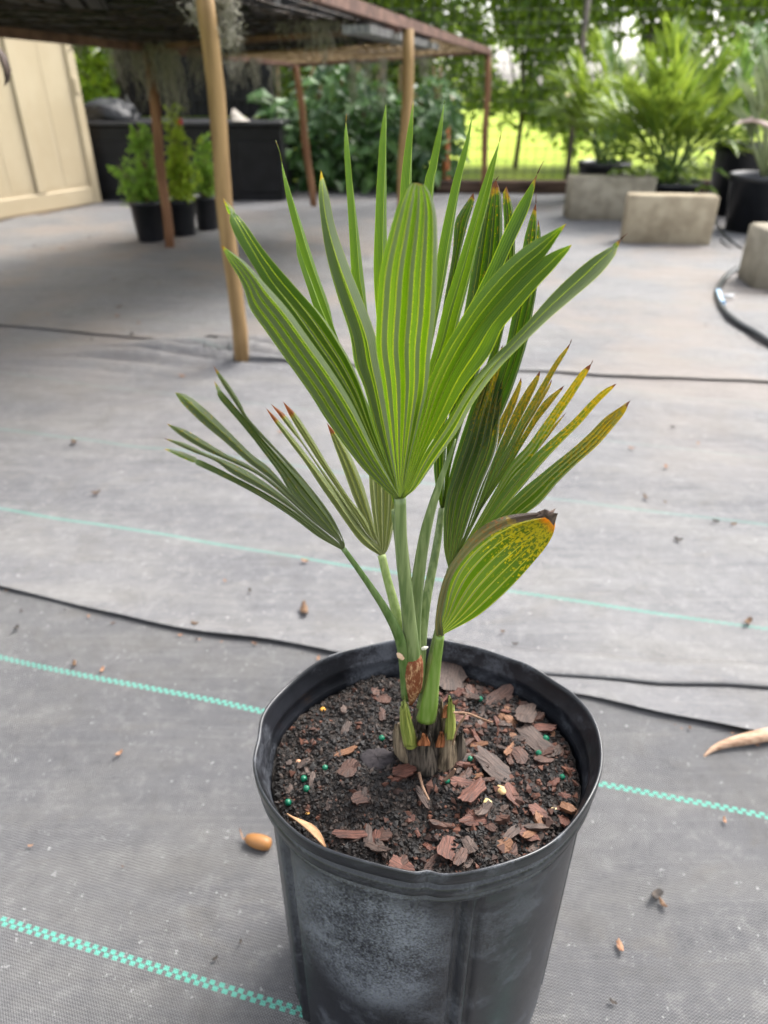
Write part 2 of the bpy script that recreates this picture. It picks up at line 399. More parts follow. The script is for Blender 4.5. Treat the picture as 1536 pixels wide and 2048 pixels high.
# crumbs and fine bark
def crumbs(name, n, smin, smax, mat, label, cat, seed):
    rr = random.Random(seed); mb = MB()
    for _ in range(n):
        a = rr.uniform(0, 2 * math.pi); r = PR * .90 * math.sqrt(rr.random())
        x, y = PC.x + r * math.cos(a), PC.y + SQ * r * math.sin(a); z = sh(x, y)
        if 'bark' in name and x < PC.x and rr.random() < .7: continue
        s = smin + (smax - smin) * rr.random() ** (3.5 if 'soil' in name else 2.5)
        Mx = Matrix.Rotation(rr.uniform(0, 6.3), 3, 'Z') @ Matrix.Rotation(rr.uniform(-.8, .8), 3, 'X') @ Matrix.Rotation(rr.uniform(-.8, .8), 3, 'Y')
        sc = Vector((rr.uniform(.6, 1.4), rr.uniform(.5, 1), rr.uniform(.35, .9))) * s
        pts = []
        for p in ((1, 0, 0), (0, 1, 0), (-1, 0, 0), (0, -1, 0), (0, 0, 1), (0, 0, -1)):
            q = Vector(p) * rr.uniform(.7, 1.2); pts.append(Vector((x, y, z + s * .2)) + Mx @ Vector((q.x * sc.x, q.y * sc.y, q.z * sc.z)))
        b = mb.add(pts)
        for q in ((0, 1, 4), (1, 2, 4), (2, 3, 4), (3, 0, 4), (1, 0, 5), (2, 1, 5), (3, 2, 5), (0, 3, 5)): mb.face([b + i for i in q])
    o = mb.build(name, mat, smooth=False); tag(o, label, cat, kind='stuff'); return o
m = NM('soil_crumb', .7, .4); g = m.n('ShaderNodeNewGeometry')
m.color(m.mix(m.ramp(g.outputs['Random Per Island'], .55, 1), (.005, .0035, .003), (.034, .021, .015))); CRUMB = m.m
crumbs('soil_crumbs', 26000, .0004, .0026, CRUMB, 'fine black crumbs of potting mix strewn over the soil', 'soil', 3)
m = NM('fine_bark', .7, .3); g = m.n('ShaderNodeNewGeometry')
m.color(m.mix(g.outputs['Random Per Island'], (.015, .007, .005), (.11, .045, .028))); FINEB = m.m
crumbs('bark_fines', 1500, .0012, .0042, FINEB, 'small brown bark fragments scattered through the potting mix', 'bark', 4)

# bark chips: individual thin ragged flakes
def chip_mat(name, c1, c2):
    m = NM(name, .62, .35); co = m.coord(); st = m.mapping(co, (1, 9, 1)); n = m.noise(st, 90, 5, .7)
    m.color(m.mix(m.ramp(n, .3, .7), c1, c2)); m.bump(n, .7, .0009); return m.m
CH = [chip_mat('bark_red', (.026, .009, .006), (.135, .052, .034)), chip_mat('bark_brown', (.016, .008, .006), (.085, .040, .027)), chip_mat('bark_grey', (.020, .014, .012), (.085, .055, .043)), chip_mat('bark_tan', (.08, .035, .018), (.19, .09, .045))]
def chip_mesh(seed, L, W, T, mat, name='bark_chip', curl=.0):
    rr = random.Random(seed); mb = MB(); n = 22; top = []; bot = []
    for k in range(n):
        a = 2 * math.pi * k / n; e = rr.uniform(.80, 1.10)
        x = L / 2 * abs(math.cos(a)) ** .8 * (1 if math.cos(a) >= 0 else -1) * e; y = W / 2 * abs(math.sin(a)) ** .8 * (1 if math.sin(a) >= 0 else -1) * e
        z = curl * (x / L * 2) ** 2 * L * .5 + rr.uniform(-.15, .15) * T
        top.append((x, y, z + T)); bot.append((x * .94, y * .92, z))
    a = mb.add(top); b = mb.add(bot); c = mb.add([(0, 0, T * 1.25), (0, 0, T * .1)])
    for k in range(n):
        l = (k + 1) % n; mb.face((a + k, a + l, c)); mb.face((b + l, b + k, c + 1)); mb.face((b + k, b + l, a + l, a + k))
    return mb
protos = []
for i in range(12):
    L = rnd.uniform(.008, .015); W = L * rnd.uniform(.3, .75)
    o = chip_mesh(100 + i, L, W, rnd.uniform(.0012, .0024), None, curl=rnd.uniform(-.25, .3)).build('bark_chip', CH[i % 3 if i != 7 else 3], smooth=False)
    tag(o, 'brown bark chip lying among the others on the dark potting soil', 'bark chip', 'small bark chips on the potting soil'); protos.append(o)
used = set(); rr = random.Random(12)
for i in range(150):
    while True:
        a = rr.uniform(0, 2 * math.pi); r = PR * .87 * math.sqrt(rr.random()); x, y = PC.x + r * math.cos(a), PC.y + SQ * r * math.sin(a)
        wgt = .22 + .78 * (1 if (x - PC.x) > -.01 else 0) + (.4 if y < PC.y - .05 else 0)
        if rr.random() < wgt and math.hypot(x - .022, y - .365) > .02: break
    k = i % 12; o = protos[k]; loc = (x, y, sh(x, y) + rr.uniform(-.0012, .0010)); rot = (rr.uniform(-.45, .45), rr.uniform(-.45, .45), rr.uniform(0, 6.28)); sc = rr.uniform(.6, 1.35)
    if k not in used: used.add(k); o.location = loc; o.rotation_euler = rot; o.scale = (sc,) * 3
    else: dup(o, loc, rot, sc)
def on_soil(px, py): return G(px, py, SOILH + .002)
BIG = [ # px, py, length px, width px, rot deg, material, label
 (900, 1355, 78, 60, 80, 2, 'large flat grey brown bark slab behind the palm near the back rim'),
 (1000, 1392, 70, 34, 35, 1, 'curved brown bark chip behind the palm, right of the grey slab'),
 (1052, 1432, 62, 40, 60, 2, 'rounded grey brown leaf scrap by the green pellets on the right'),
 (1072, 1480, 92, 36, 125, 2, 'long pale brown leaf piece beside the row of green pellets'),
 (945, 1600, 78, 34, 50, 0, 'long reddish bark flake right of the trunk base'),
 (950, 1645, 62, 22, 5, 0, 'flat pink brown bark chip in the lower middle right of the soil'),
 (1022, 1588, 48, 26, 110, 0, 'pink brown bark chip standing beside the pale seed husk'),
 (895, 1700, 52, 40, 75, 0, 'ragged reddish bark chip at the front of the pot'),
 (803, 1725, 56, 36, 150, 0, 'smooth purplish bark chip against the front rim'),
 (755, 1700, 60, 20, 150, 2, 'striped grey brown bark splinter left of the purplish chip'),
 (920, 1722, 46, 22, 60, 1, 'narrow brown bark chip beside the ragged reddish one'),
 (940, 1698, 40, 26, 110, 2, 'olive grey bark chip near the front rim'),
 (1060, 1667, 66, 14, 42, 3, 'long orange brown bark stick on the right side of the soil'),
 (1008, 1690, 36, 26, 20, 3, 'small orange tan bark scrap near the front right rim'),
 (700, 1672, 76, 20, 2, 0, 'blurred dark red bark strip in the front left of the soil'),
 (808, 1560, 46, 38, 20, 0, 'rounded brown leaf scrap in front of the trunk base'),
 (985, 1535, 90, 40, 140, 2, 'long grey brown leaf fragment right of the trunk'),
 (1085, 1520, 40, 20, 10, 1, 'brown bark chip below the row of green pellets'),
 (690, 1508, 52, 16, 15, 3, 'orange brown bark sliver in the left middle of the soil'),
 (950, 1490, 56, 14, 170, 3, 'pale orange wood splinter just right of the trunk base'),
 (700, 1550, 46, 40, 60, 1, 'dark brown bark plate left of the grey mouldy lump'),
 (1020, 1500, 60, 12, 55, 3, 'thin forked tan twig piece right of the trunk')]
for i, (px, py, L, W, rot, mi, lab) in enumerate(BIG):
    p = on_soil(px, py); s = pxs(p)
    o = chip_mesh(300 + i, L * s * 1.05, W * s * 1.05, .0013, None, curl=.12).build('bark_chip', CH[mi], smooth=False)
    o.location = (p.x, p.y, sh(p.x, p.y) + .0018); o.rotation_euler = (rnd.uniform(-.2, .35), rnd.uniform(-.35, .35), R(rot))
    tag(o, lab, 'bark chip', 'large bark pieces on the potting soil')
# tan leaf slice stuck in at the front left rim
m = NM('tan_leaf', .6, .3); co = m.coord(); m.color(m.mix(m.ramp(m.noise(co, 120, 4), .4, .7), (.42, .23, .12), (.52, .31, .17))); TAN = m.m
mb = MB(); a = P(562, 1622, .245) ; b = P(634, 1702, .237)
pa, pb = G(566, 1632, .268), G(634, 1704, .268); cc = Vector((PC.x, PC.y, .268)); el = lambda v: cc + (lambda w: Vector((w.x, w.y * SQ, 0)))(Vector((v.x - cc.x, (v.y - cc.y) / SQ, 0)).normalized() * PR * .925); pa = el(pa); pb = el(pb); ax = (pb - pa); sd_ = Vector((ax.y, -ax.x, 0)).normalized() * -1
for i in range(11):
    t = i / 10; wd = .0075 * math.sin(math.pi * (t * .9 + .05)) ** .7; c0 = pa + ax * t + Vector((0, 0, .003 * math.sin(math.pi * t)))
    mb.v += [tuple(c0 - sd_ * wd * .1 + Vector((0, 0, .001))), tuple(c0 + sd_ * wd * .5 - Vector((0, 0, .003))), tuple(c0 + sd_ * wd - Vector((0, 0, .008)))]
for i in range(10):
    for j in range(2): n = i * 3 + j; mb.face((n, n + 3, n + 4, n + 1))
o = mb.build('dry_leaf', TAN); s = o.modifiers.new('s', 'SOLIDIFY'); s.thickness = .0008
tag(o, 'peach coloured dry leaf slice tucked inside the front left rim of the big pot', 'leaf')
# fertiliser pellets
def ball(r, seed, sq=(1, 1, 1), n=10, lump=.06):
    mb = MB(); rr = random.Random(seed); rows = n // 2 + 1
    for i in range(rows + 1):
        th = math.pi * i / rows
        for k in range(n):
            a = 2 * math.pi * k / n; q = 1 + rr.uniform(-lump, lump)
            mb.v.append((r * sq[0] * math.sin(th) * math.cos(a) * q, r * sq[1] * math.sin(th) * math.sin(a) * q, r * sq[2] * math.cos(th) * q))
    for i in range(rows):
        for k in range(n): l = (k + 1) % n; mb.face((i * n + k, (i + 1) * n + k, (i + 1) * n + l, i * n + l))
    return mb
m = NM('green_pellet', .35, .5); m.color((.0, .11, .055)); PEL = m.m
pel = ball(.0021, 5).build('fertilizer_pellet', PEL); first = True
tag(pel, 'tiny green fertilizer pellet on the potting soil', 'fertilizer pellet', 'green fertilizer pellets on the soil')
for (px, py) in ((763, 1478), (1092, 1474), (1096, 1483), (1098, 1492), (940, 1521), (893, 1574), (650, 1538), (607, 1553), (613, 1580), (575, 1596), (960, 1400), (1078, 1503), (1125, 1551)):
    p = G(px, py, SOILH + .003); dd = Vector((p.x - PC.x, p.y - PC.y, 0)); dd.y /= SQ; k_ = min(1, PR * .87 / max(dd.length, 1e-6)); p = PC + Vector((dd.x * k_, dd.y * SQ * k_, 0)); loc = (p.x, p.y, sh(p.x, p.y) + .0022); r_ = rnd.uniform(.8, 1.15)
    if first: pel.location = loc; first = False
    else: dup(pel, loc, (rnd.random(), rnd.random(), 0), r_)
def bit(name, px, py, wpx, hpx, col, label, cat, rot=0, z=None, lump=.25, group=None, zs=.6, rough=.6, nn=10):
    m = NM(name + '_mat', rough, .3); co = m.coord(); m.color(m.mix(m.ramp(m.noise(co, 300, 3), .35, .65), col, tuple(c * .6 for c in col)))
    p = G(px, py, SOILH + .003 if z is None else z); s = pxs(p)
    o = ball(1, int(px + py), n=nn, lump=lump).build(name, m.m)
    zz = (sh(p.x, p.y) if z is None else gh(p.x, p.y) + .005) + hpx * s * zs * .4
    o.location = (p.x, p.y, zz); o.scale = (wpx * s / 2, hpx * s / 2 * 1.1, hpx * s * zs / 2); o.rotation_euler = (0, 0, R(rot))
    return tag(o, label, cat, group)
bit('seed_husk', 975, 1608, 18, 14, (.72, .55, .25), 'pale yellow seed husk beside the pink bark chip', 'seed')
bit('seed_husk', 1002, 1583, 18, 20, (.62, .42, .2), 'tan crumbly seed husk just above the pale yellow one', 'seed', 40)
bit('seed_husk', 1110, 1610, 22, 9, (.75, .58, .33), 'narrow cream seed sliver near the right rim', 'seed', 20)
bit('seed_husk', 645, 1406, 11, 10, (.75, .36, .06), 'single orange pellet in the back left of the soil', 'pellet')
bit('seed_husk', 595, 1511, 11, 10, (.55, .30, .18), 'pinkish grit bead near the left rim', 'seed')
bit('seed_husk', 614, 1621, 8, 7, (.7, .35, .08), 'tiny orange bead beside the peach leaf slice', 'pellet')
bit('mould_clump', 755, 1530, 70, 55, (.034, .029, .031), 'grey mouldy lump of soil left of the palm trunk', 'soil lump', 0, lump=.16, zs=.42, rough=1.0, nn=34)

# ---------------------------------------------------------------- the palm
palm_loc = P(855, 1530, .368)
palm = empty('fan_palm', palm_loc, 'young potted fan palm with stiff pleated green leaves, some speckled yellow', 'palm')
def leaf_mat(name, base, base2, line, spots=0.0, tip=(.10, .045, .025), yel=(.50, .33, .02), tr=.38, trc=None, ytip=.93, rough=.42, sp_lo=.2, sky_sheen=.6):
    m = NM(name, rough, .42)
    uvn = m.n('ShaderNodeTexCoord').outputs['UV']; sep = m.n('ShaderNodeSeparateXYZ'); m.l(uvn, sep.inputs[0])
    u, v = sep.outputs[0], sep.outputs[1]; co = m.coord()
    fu = m.math('FRACT', u); du = m.math('ABSOLUTE', m.math('SUBTRACT', fu, .5))
    vein = m.math('SINE', m.math('MULTIPLY', fu, 2 * math.pi * 11)); vein2 = m.noise(m.mapping(uvn, (30, .6, 1)), 1.0, 2)
    c = m.mix(m.ramp(m.math('ADD', m.math('MULTIPLY', vein, .16), vein2), .35, .65), base, base2)
    blot = m.noise(co, 55, 4, .6)
    c = m.mix(m.math('MULTIPLY', m.ramp(blot, .5, .75), .35), c, base2)
    wn = m.n('ShaderNodeTexWhiteNoise', noise_dimensions='1D'); m.l(m.math('FLOOR', m.math('ADD', m.math('MULTIPLY', u, 2), .0)), wn.inputs['W'])
    per = wn.outputs[0]
    bl = m.math('ADD', m.math('MULTIPLY', m.ramp(fu, .49, .53), .75), m.math('MULTIPLY', per, .25))  # pale half of each pleat: skylight on one face, put into the colour
    lightening = m.math('MULTIPLY', bl, m.math('ADD', .35, m.math('MULTIPLY', m.noise(m.mapping(uvn, (5, 1.6, 1)), 1.0, 4, .7), .75)))
    pale = m.math('MULTIPLY', m.ramp(v, .36, .0), .24)
    lightening = m.math('MAXIMUM', lightening, pale)
    fleck = m.ramp(m.noise(co, 900, 2, .5), .70, .78)
    c = m.mix(m.math('MULTIPLY', lightening, sky_sheen), c, (.200, .225, .150))
    edge = m.math('MAXIMUM', m.math('MULTIPLY', m.ramp(du, .045, .015), m.math('ADD', .45, m.math('MULTIPLY', per, .6))), m.math('MULTIPLY', m.ramp(du, .47, .495), m.math('ADD', .25, m.math('MULTIPLY', per, .5))))
    edge = m.math('MAXIMUM', edge, m.math('MULTIPLY', fleck, .18))
    edge = m.math('MAXIMUM', edge, m.math('MULTIPLY', m.ramp(du, .10, .04), m.math('MULTIPLY', m.ramp(v, .45, .02), .75)))
    c = m.mix(edge, c, line)
    if spots > 0:
        sn = m.noise(m.mapping(uvn, (6, 30, 1)), 1.0, 4, .6); s2 = m.noise(co, 620, 4, .65)
        vv = m.math('MULTIPLY', m.ramp(v, sp_lo, .85), spots)
        msk = m.ramp(m.math('ADD', m.math('ADD', m.math('MULTIPLY', sn, .55), m.math('MULTIPLY', s2, .5)), m.math('MULTIPLY', vv, .155)), .60, .70)
        msk = m.math('MULTIPLY', msk, m.ramp(v, sp_lo * .6, sp_lo + .12))
        c = m.mix(m.math('MULTIPLY', msk, .9), c, yel)
    jag = m.math('ADD', v, m.math('MULTIPLY', m.math('SUBTRACT', m.noise(co, 140, 3), .5), .11))
    c = m.mix(m.math('MULTIPLY', m.ramp(v, sp_lo + .15, 1.0), spots * (.55 if spots < .9 else .30)), c, m.mix(.5, c, yel)) if spots > .3 else c
    if spots > .9: c = m.mix(m.ramp(jag, ytip - .10, ytip), c, (.62, .24, .015))
    else: c = m.mix(m.ramp(jag, ytip, ytip + .03), c, (.36, .26, .03))
    c = m.mix(m.ramp(jag, ytip + .012, ytip + .03), c, tip)
    m.color(c)
    hs = m.n('ShaderNodeHueSaturation'); m.l(c, hs.inputs['Color']); hs.inputs['Saturation'].default_value = 1.25; hs.inputs['Value'].default_value = 1.7
    hs.inputs['Hue'].default_value = .488
    translucent(m, hs.outputs[0], tr)
    m.bump(m.math('MULTIPLY', vein, 1.0), .6, .00035)
    return m.m
LINE = (.42, .52, .06)
LM1 = leaf_mat('leaf_front', (.030, .084, .003), (.070, .135, .012), (.40, .48, .06), ytip=.966, sky_sheen=.9, tr=.52, rough=.45)
LM2 = leaf_mat('leaf_tall', (.062, .150, .005), (.115, .205, .016), (.32, .42, .08), ytip=.985, tr=.52, sky_sheen=.5, rough=.45)
LM3 = leaf_mat('leaf_dark', (.020, .062, .004), (.042, .094, .010), (.22, .27, .02), spots=.10, ytip=.95, tr=.42, sp_lo=.75, sky_sheen=.15)
LM4 = leaf_mat('leaf_speckled', (.032, .080, .009), (.070, .118, .024), (.26, .28, .05), spots=.8, yel=(.34, .24, .012), ytip=.955, tr=.42, sp_lo=.42, sky_sheen=.7)
LM5 = leaf_mat('leaf_yellowing', (.030, .078, .006), (.060, .112, .014), (.34, .36, .04), spots=.93, ytip=.975, yel=(.42, .36, .02), tr=.42, sp_lo=.42, sky_sheen=.8)
LM6 = leaf_mat('leaf_bluegreen', (.026, .064, .010), (.060, .100, .028), (.27, .29, .06), spots=.03, ytip=.965, tip=(.20, .13, .10), tr=.34, sp_lo=.3, sky_sheen=.85)
LM7 = leaf_mat('leaf_pale', (.13, .165, .040), (.22, .25, .095), (.44, .44, .21), ytip=.90, tip=(.22, .10, .05), tr=.4, sky_sheen=.5)
LM8 = leaf_mat('leaf_browned', (.050, .065, .022), (.095, .095, .045), (.24, .16, .05), spots=.5, yel=(.28, .10, .02), ytip=.74, tip=(.070, .048, .037), tr=.2, sky_sheen=.5)

def crom(pts, n):
    # Catmull-Rom through pts, resampled at n+1 stations uniform in length
    q = [Vector((2 * pts[0][0] - pts[1][0], 2 * pts[0][1] - pts[1][1]))] + [Vector(p) for p in pts] + [Vector((2 * pts[-1][0] - pts[-2][0], 2 * pts[-1][1] - pts[-2][1]))]
    d = []
    for i in range(1, len(q) - 2):
        for s in range(12):
            t = s / 12; a, b, c, e = q[i - 1], q[i], q[i + 1], q[i + 2]
            d.append(.5 * ((2 * b) + (c - a) * t + (2 * a - 5 * b + 4 * c - e) * t * t + (3 * b - a - 3 * c + e) * t ** 3))
    d.append(Vector(pts[-1])); L = [0]
    for a, b in zip(d, d[1:]): L.append(L[-1] + (b - a).length)
    out = []; j = 0
    for i in range(n + 1):
        s = L[-1] * i / n
        while j < len(L) - 2 and L[j + 1] < s: j += 1
        f = (s - L[j]) / max(1e-9, L[j + 1] - L[j]); out.append(d[j].lerp(d[j + 1], min(1, max(0, f))))
    return out
NS = 44; PLX = [0]           # extra pleats per finger
def blade(mb, H, HY, tip, Lp, Rp, n, YL, YR=None, bow=0.0, k=.95, thread=None, base_w=3):
    """H hastula pixel, HY its distance; Lp/Rp edge pixels from hastula to tip; YL/YR distance of the edges at the tip."""
    if YR is None: YR = YL
    n += PLX[0]
    hl = (H[0] - base_w, H[1]); hr = (H[0] + base_w, H[1])
    A = crom([hl] + list(Lp) + [tip], NS); B = crom([hr] + list(Rp) + [tip], NS)
    rows = []
    jit = [rnd.uniform(-.15, .15) for _ in range(n + 1)]
    for i in range(NS + 1):
        t = i / NS
        ya_ = HY + (YL - HY) * t + bow * math.sin(math.pi * t); yb_ = HY + (YR - HY) * t + bow * math.sin(math.pi * t)
        a, b = P(A[i].x, A[i].y, ya_), P(B[i].x, B[i].y, yb_)
        rows.append((a, b))
    vs = []
    m_ = 2 * n; sub = 2
    for i, (a, b) in enumerate(rows):
        T = (rows[min(i + 1, NS)][0] + rows[min(i + 1, NS)][1] - rows[max(i - 1, 0)][0] - rows[max(i - 1, 0)][1]).normalized()
        S = b - a; w_ = S.length
        N = T.cross(S)
        if N.length < 1e-9: N = Vector((0, -1, 0))
        N.normalize()
        if N.y > 0: N = -N
        amp = w_ / m_ * k * 2 * (1.0 if i < NS * .9 else (NS - i) / (NS * .1))
        row = []
        for h in range(m_):
            for e_ in range(sub + 1):            # every half pleat has its own vertices, so the folds stay crisp
                j = h * sub + e_; f = j / (m_ * sub); q = (j / sub) % 2
                tri = q if q <= 1 else 2 - q
                ff = f + (jit[min(n, int(round(j / sub / 2)))] / m_ * (1 if 0 < j < m_ * sub else 0)) * .5
                row.append(a + S * ff + N * (tri - .5) * amp)
        vs.append(mb.add(row))
    for i in range(NS):
        v0, v1 = i / NS, (i + 1) / NS
        for h in range(m_):
            for e_ in range(sub):
                j = h * sub + e_; c0 = h * (sub + 1) + e_; u0, u1 = j / (2 * sub), (j + 1) / (2 * sub)
                if j % (2 * sub) == 2 * sub - 1: u1 -= 1e-4
                mb.face((vs[i] + c0, vs[i] + c0 + 1, vs[i + 1] + c0 + 1, vs[i + 1] + c0), ((u0, v0), (u1, v0), (u1, v1), (u0, v1)))
    if thread:
        pts = [P(tip[0], tip[1], YL)] + [P(q[0], q[1], YL) for q in thread]
        n0 = len(mb.f); mb.tube(pts, [.00028] + [.0001] * (len(pts) - 1), 4)
        for i in range(n0, len(mb.f)): mb.uv[i] = tuple((0.3, 1.0) for _ in mb.f[i])
def petiole(parent, pts, mat, name='petiole', flat=.8, n=12):
    """pts: (px,py,Y,width px)"""
    q = crom([(p[0], p[1]) for p in pts], 26); mb = MB(); P3 = []; rad = []
    L = [0]
    for a, b in zip(pts, pts[1:]): L.append(L[-1] + math.hypot(a[0] - b[0], a[1] - b[1]))
    for i in range(27):
        s = L[-1] * i / 26; j = 0
        while j < len(L) - 2 and L[j + 1] < s: j += 1
        f = min(1, (s - L[j]) / (L[j + 1] - L[j])); Y = pts[j][2] + (pts[j + 1][2] - pts[j][2]) * f; wd = pts[j][3] + (pts[j + 1][3] - pts[j][3]) * f
        p = P(q[i].x, q[i].y, Y); P3.append(p); rad.append(wd / 2 * pxs(p))
    mb.tube(P3, rad, n, flat=flat, nrm=(0, -1, 0)); return mb.build(name, mat, parent)
def stem_mat(name, a, b, tr=.12):
    m = NM(name, .42, .45); co = m.coord(); st = m.noise(m.mapping(co, (1, 1, .06)), 380, 3)
    c = m.mix(m.ramp(st, .35, .65), a, b); m.color(c); m.bump(st, .3, .0004); translucent(m, c, tr); return m.m
ST1 = stem_mat('petiole_green', (.105, .155, .050), (.21, .26, .11)); ST2 = stem_mat('petiole_pale', (.17, .24, .06), (.25, .31, .11)); ST3 = stem_mat('petiole_dark', (.06, .115, .025), (.12, .18, .06))
ST5 = stem_mat('petiole_base_green', (.11, .20, .025), (.19, .27, .07))

# leaf in front, seen from its back
H1 = (800, 1000); Y1 = .352
mb = MB()
ab = [(792, 981), (749, 901), (706, 812), (663, 743), (620, 683), (576, 622)]
bc = [(795, 987), (775, 930), (749, 858), (726, 778), (706, 729)]
cd = [(797, 985), (786, 915), (775, 838), (763, 760), (752, 689)]
de = [(805, 987), (821, 915), (843, 829), (856, 772)]
ef = [(815, 972), (849, 886), (895, 772), (933, 700), (967, 647), (1030, 575)]
fg = [(818, 978), (849, 909), (892, 843), (935, 772), (984, 712)]
blade(mb, H1, Y1, (443, 490), [(792, 1000), (735, 950), (692, 898), (649, 838), (620, 792), (553, 697), (524, 656), (498, 617), (485, 572), (456, 520)], ab + [(532, 572), (490, 525)], 4, .335, .335, -.012)
blade(mb, H1, Y1, (446, 395), ab + [(537, 572), (516, 538), (498, 507), (472, 460)], bc + [(688, 695), (646, 630), (587, 565), (532, 507), (488, 450)], 3, .35, .362, -.010)
blade(mb, H1, Y1, (642, 340), bc + [(696, 669), (670, 590), (649, 512), (641, 434), (637, 380)], cd + [(738, 643), (717, 590), (691, 525), (665, 450), (652, 382)], 2, .39, .385, -.006)
blade(mb, H1, Y1, (836, 366), cd + [(755, 604), (761, 539), (777, 473), (792, 421), (806, 388), (818, 368)], de + [(863, 697), (870, 640), (874, 575), (875, 481), (871, 419), (855, 376)], 5, .325, .325, -.016, k=.62)
blade(mb, H1, Y1, (1133, 447), de + [(889, 700), (914, 659), (952, 600), (999, 544), (1052, 497)], ef + [(1074, 531), (1092, 512), (1124, 462)], 3, .345, .35, -.012)
blade(mb, H1, Y1, (1144, 489), ef + [(1083, 525), (1114, 503)], fg + [(1005, 662), (1024, 637), (1077, 572), (1133, 509)], 2, .345, .35, -.012)
blade(mb, H1, Y1, (1242, 478), fg + [(1014, 687), (1061, 637), (1102, 587), (1155, 537), (1217, 497)], [(832, 978), (863, 935), (912, 866), (947, 803), (1001, 729), (1077, 650), (1133, 600), (1186, 553), (1233, 500)], 2, .35, .34, -.008, thread=[(1255, 466)])
leaf1 = mb.build('leaf_blade', LM1, palm); leaf1['label'] = 'wide pleated green leaf facing the viewer at the centre'
petiole(leaf1, [(800, 996, Y1, 24), (803, 1100, .352, 25), (814, 1200, .355, 27), (826, 1325, .362, 32)], ST1)

# tall narrow fingered leaf behind
H2 = (795, 1022); Y2 = .372
mb = MB(); lo = lambda x: [(795 + (x - 795) * .12, 960), (795 + (x - 795) * .45, 830)]
def tall(tip, Lp, Rp, x, Y, n=1, thread=None, k=.5):
    blade(mb, H2, Y2, tip, [(a - 6, b) for a, b in lo(x)] + Lp[::-1], [(a + 6, b) for a, b in lo(x)] + Rp[::-1], n, Y, Y + .004, -.004, k=k, thread=thread)
tall((563, 322), [(566, 346), (581, 421), (602, 499), (628, 572), (647, 622), (668, 670)], [(576, 361), (597, 421), (618, 486), (639, 551), (660, 611), (678, 677)], 673, .415, thread=[(560, 305), (551, 280)])
tall((591, 455), [(594, 490), (597, 512), (618, 578), (640, 640)], [(602, 490), (616, 540), (640, 600), (665, 655)], 653, .432)
tall((692, 242), [(690, 278), (696, 382), (701, 473), (706, 565), (719, 611)], [(698, 278), (707, 356), (719, 460), (732, 578), (740, 643)], 735, .43, thread=[(693, 228)])
tall((772, 207), [(765, 252), (759, 330), (753, 434), (751, 590)], [(775, 252), (776, 356), (776, 460), (780, 600)], 768, .435)
tall((827, 199), [(815, 280), (803, 387), (795, 600)], [(828, 262), (826, 375), (820, 600)], 806, .44)
tall((888, 208), [(874, 278), (861, 334), (850, 385), (836, 600)], [(887, 247), (879, 325), (870, 387), (856, 600)], 846, .44, thread=[(890, 200)])
tall((945, 229), [(931, 290), (911, 356), (896, 419), (880, 497), (868, 585)], [(938, 294), (927, 356), (916, 419), (904, 497), (890, 575)], 875, .435, thread=[(947, 216)])
tall((999, 283), [(980, 331), (955, 403), (936, 466), (912, 544), (887, 622), (869, 697)], [(989, 350), (979, 403), (963, 466), (945, 544), (925, 622), (903, 697)], 885, .425, n=2, thread=[(1003, 262)])
o = mb.build('leaf_blade', LM2, palm); o['label'] = 'bright green leaf with tall narrow upright fingers'
mb = MB(); blade(mb, H2, Y2, (1075, 347), [(830, 930), (900, 700), (952, 603), (989, 528), (1017, 466), (1052, 397)], [(845, 930), (915, 730), (974, 612), (1001, 546), (1021, 497), (1044, 444), (1064, 387)], 1, .40, .405, 0, thread=[(1087, 322)])
o2 = mb.build('leaf_finger', LM1, o)
petiole(o, [(795, 1020, .372, 26), (806, 1120, .370, 26), (818, 1220, .369, 26), (830, 1325, .368, 26)], ST1)

# dark leaf at the back right
H3 = (884, 1018); Y3 = .41; mb = MB()
blade(mb, H3, Y3, (947, 385), [(868, 940), (870, 800), (883, 640), (905, 512), (911, 444), (928, 412)], [(888, 980), (895, 850), (900, 669), (914, 544), (936, 450), (949, 402)], 2, .47, .47, 0)
blade(mb, H3, Y3, (992, 360), [(888, 980), (897, 850), (912, 700), (930, 622), (949, 512), (964, 434), (981, 375)], [(910, 900), (955, 760), (992, 610), (1004, 528), (1006, 450), (1001, 385)], 3, .465, .465, 0, thread=[(998, 352)])
blade(mb, H3, Y3, (1013, 372), [(915, 900), (958, 770), (988, 680), (1007, 528), (1009, 450), (1006, 387)], [(925, 930), (972, 800), (1017, 620), (1030, 528), (1031, 481), (1027, 419)], 2, .46, .46, 0)
blade(mb, H3, Y3, (1072, 406), [(925, 925), (995, 760), (1032, 600), (1046, 506), (1049, 481), (1061, 434)], [(950, 900), (1020, 760), (1055, 640), (1071, 560), (1075, 481), (1074, 440)], 2, .455, .455, 0, thread=[(1072, 388)])
blade(mb, H3, Y3, (1076, 438), [(945, 920), (1015, 770), (1052, 640), (1069, 560), (1073, 481)], [(940, 960), (1010, 820), (1052, 700), (1063, 647), (1075, 575), (1081, 512), (1082, 469)], 1, .45, .45, 0)
o = mb.build('leaf_blade', LM3, palm); o['label'] = 'dark green leaf at the back right, tips scorched brown'
petiole(o, [(884, 1016, Y3, 13), (872, 1100, .395, 17), (853, 1200, .382, 19), (843, 1290, .374, 20), (840, 1380, .370, 22)], ST1)

